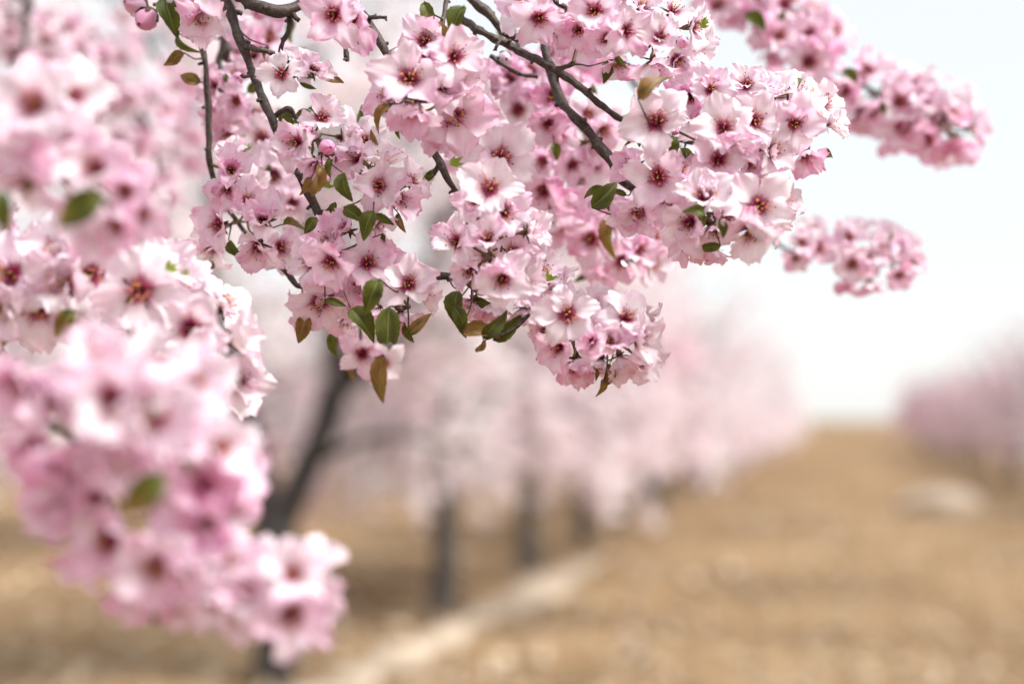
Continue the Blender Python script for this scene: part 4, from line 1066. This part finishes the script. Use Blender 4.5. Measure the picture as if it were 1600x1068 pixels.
build_branch('nearest heavy blurred clump of hot pink flowers drooping at the lower left', 0.745,
    [[(-120, 560, 5, 14), (-20, 600, 4, 14), (80, 660, 3, 13), (170, 730, 3, 12), (250, 800, 3, 11), (320, 870, 3, 10), (400, 930, 3, 8), (450, 950, 3, 6)], [(170, 730, 3, 8), (240, 680, 3, 8), (320, 720, 3, 7)]],
    [(42, 596, -0.1, 0.1, 74, -3, 0.34, 'c'), (177, 622, -0.02, 0.05, 80, -6, 0.2, 'm'), (245, 642, 0.2, 0.1, 76, -5, 0.22, 'm'), (160, 565, 0.0, -0.55, 70, -2, 0.1, 'm'), (240, 575, 0.2, -0.6, 68, -1, 0.06), (295, 610, 0.6, -0.3, 64, 0, 0.05), (85, 620, -0.3, 0.1, 66, -2, 0.5, 'm'), (166, 678, -0.05, 0.6, 70, -4, 0.48, 'm'),
     (94, 729, -0.15, 0.05, 70, -4, 0.5, 'm'), (102, 778, -0.2, 0.4, 72, -4, 0.5, 'm'), (172, 842, -0.1, 0.25, 66, -4, 0.5, 'm'), (246, 881, -0.05, 0.25, 62, -5, 0.46, 'm'), (140, 868, -0.3, 0.6, 54, -2, 0.5, 'm'), (222, 918, -0.2, 0.75, 52, -2, 0.45, 'm'), (160, 775, -0.1, 0.0, 56, -2, 0.25, 'm'), (312, 852, 0.4, 0.0, 54, -2, 0.34), (60, 690, -0.5, 0.3, 58, -1, 0.5, 'm'), (292, 848, 0.1, 0.1, 58, -4, 0.5, 'm'), (297, 890, 0.1, 0.35, 54, -5, 0.36, 'm'), (202, 709, -0.05, 0.2, 66, -5, 0.32, 'm'),
     (322, 757, 0.2, 0.1, 60, -4, 0.78, 'c'), (326, 814, 0.25, 0.3, 58, -4, 0.72, 'm'), (337, 705, 0.5, -0.2, 72, -4, 0.12, 'm'), (365, 740, 0.75, 0.0, 60, -1, 0.25, 'm'), (290, 690, 0.2, -0.3, 66, -3, 0.12, 'm'), (350, 790, 0.7, 0.3, 54, -1, 0.55, 'm'), 
     (388, 919, 0.0, 0.15, 56, -4, 0.34, 'm'), (456, 900, 0.2, -0.35, 60, -4, 0.18, 'm'), (455, 950, 0.15, 0.5, 62, -4, 0.28, 'm'), (365, 880, 0.0, -0.4, 52, -2, 0.06), (405, 890, 0.1, -0.6, 50, -1, 0.1), (335, 930, -0.1, 0.55, 50, -4, 0.02, 'm'), (380, 955, -0.2, 0.7, 52, -3, 0.25, 'm'), (290, 940, -0.2, 0.7, 48, -3, 0.3, 'm'), (490, 880, 0.5, -0.5, 46, -1, 0.15), (490, 930, 0.7, 0.2, 48, -1, 0.15), (230, 740, 0.0, 0.1, 56, 0, 0.4)],
    [(220, 772, 140, 96, 0.5, -10, 'w', 0.1), (112, 858, 110, 30, 0.2, -4, 'w'), (240, 966, 95, 26, 0.5, -4, 's'), (295, 728, 40, 34, 0.6, -8, 'n'), (160, 674, 90, 34, 0.6, -7, 'n')],
    [(225, 606, 0.1, 0.0, 12, -9, 0.95), (430, 985, 0.2, 0.5, 10, 0, 0.4)],
    [(210, 690, 110, 90, 4, 4, 6, 0.42, 66)])

# ---- branches a couple of metres behind the sharp twigs
def far_branch(label, depth, pts, spots, tone, r, seed):
    global rng
    rng = random.Random(seed)
    fl = []
    for (cx, cy, rx, ry, n) in spots:
        for k in range(n):
            an = 2.39996 * k + rng.uniform(-0.4, 0.4); q = math.sqrt((k + 0.5) / n)
            ux, uy = math.cos(an) * q, math.sin(an) * q
            fl.append((cx + ux * rx, cy + uy * ry, ux * 0.6 + rng.uniform(-0.3, 0.3), uy * 0.5 + rng.uniform(-0.2, 0.5), r * rng.uniform(0.85, 1.15), rng.uniform(-9, 9),
                       min(1, max(0, tone + rng.uniform(-0.25, 0.3))), rng.choice('omm')))
    build_branch(label, depth, [[(x, y, 3, w) for x, y, w in pts]], fl, group='blurred branches behind')
far_branch('dim lilac blurred branch behind the near flowers, upper left', 1.9, [(-40, -60, 14), (90, 40, 12), (180, 130, 11), (230, 200, 9), (250, 280, 7)],
           [(155, 120, 60, 60, 9), (205, 190, 55, 55, 7), (245, 270, 40, 45, 5)], 0.28, 30, 61)
far_branch('lilac blurred branch between the upper left flowers and the slim twig', 2.1, [(180, -60, 12), (220, 40, 11), (260, 120, 10), (285, 190, 8), (300, 240, 6)],
           [(190, 60, 50, 45, 6), (260, 140, 40, 45, 6), (290, 220, 30, 35, 4)], 0.28, 27, 62)
far_branch('blurred bare stemmed branch crossing the extreme upper left corner', 1.8, [(40, -60, 20), (42, 10, 17), (38, 60, 13), (20, 110, 9)],
           [(60, 60, 60, 50, 8), (10, 40, 30, 40, 4)], 0.22, 30, 63)
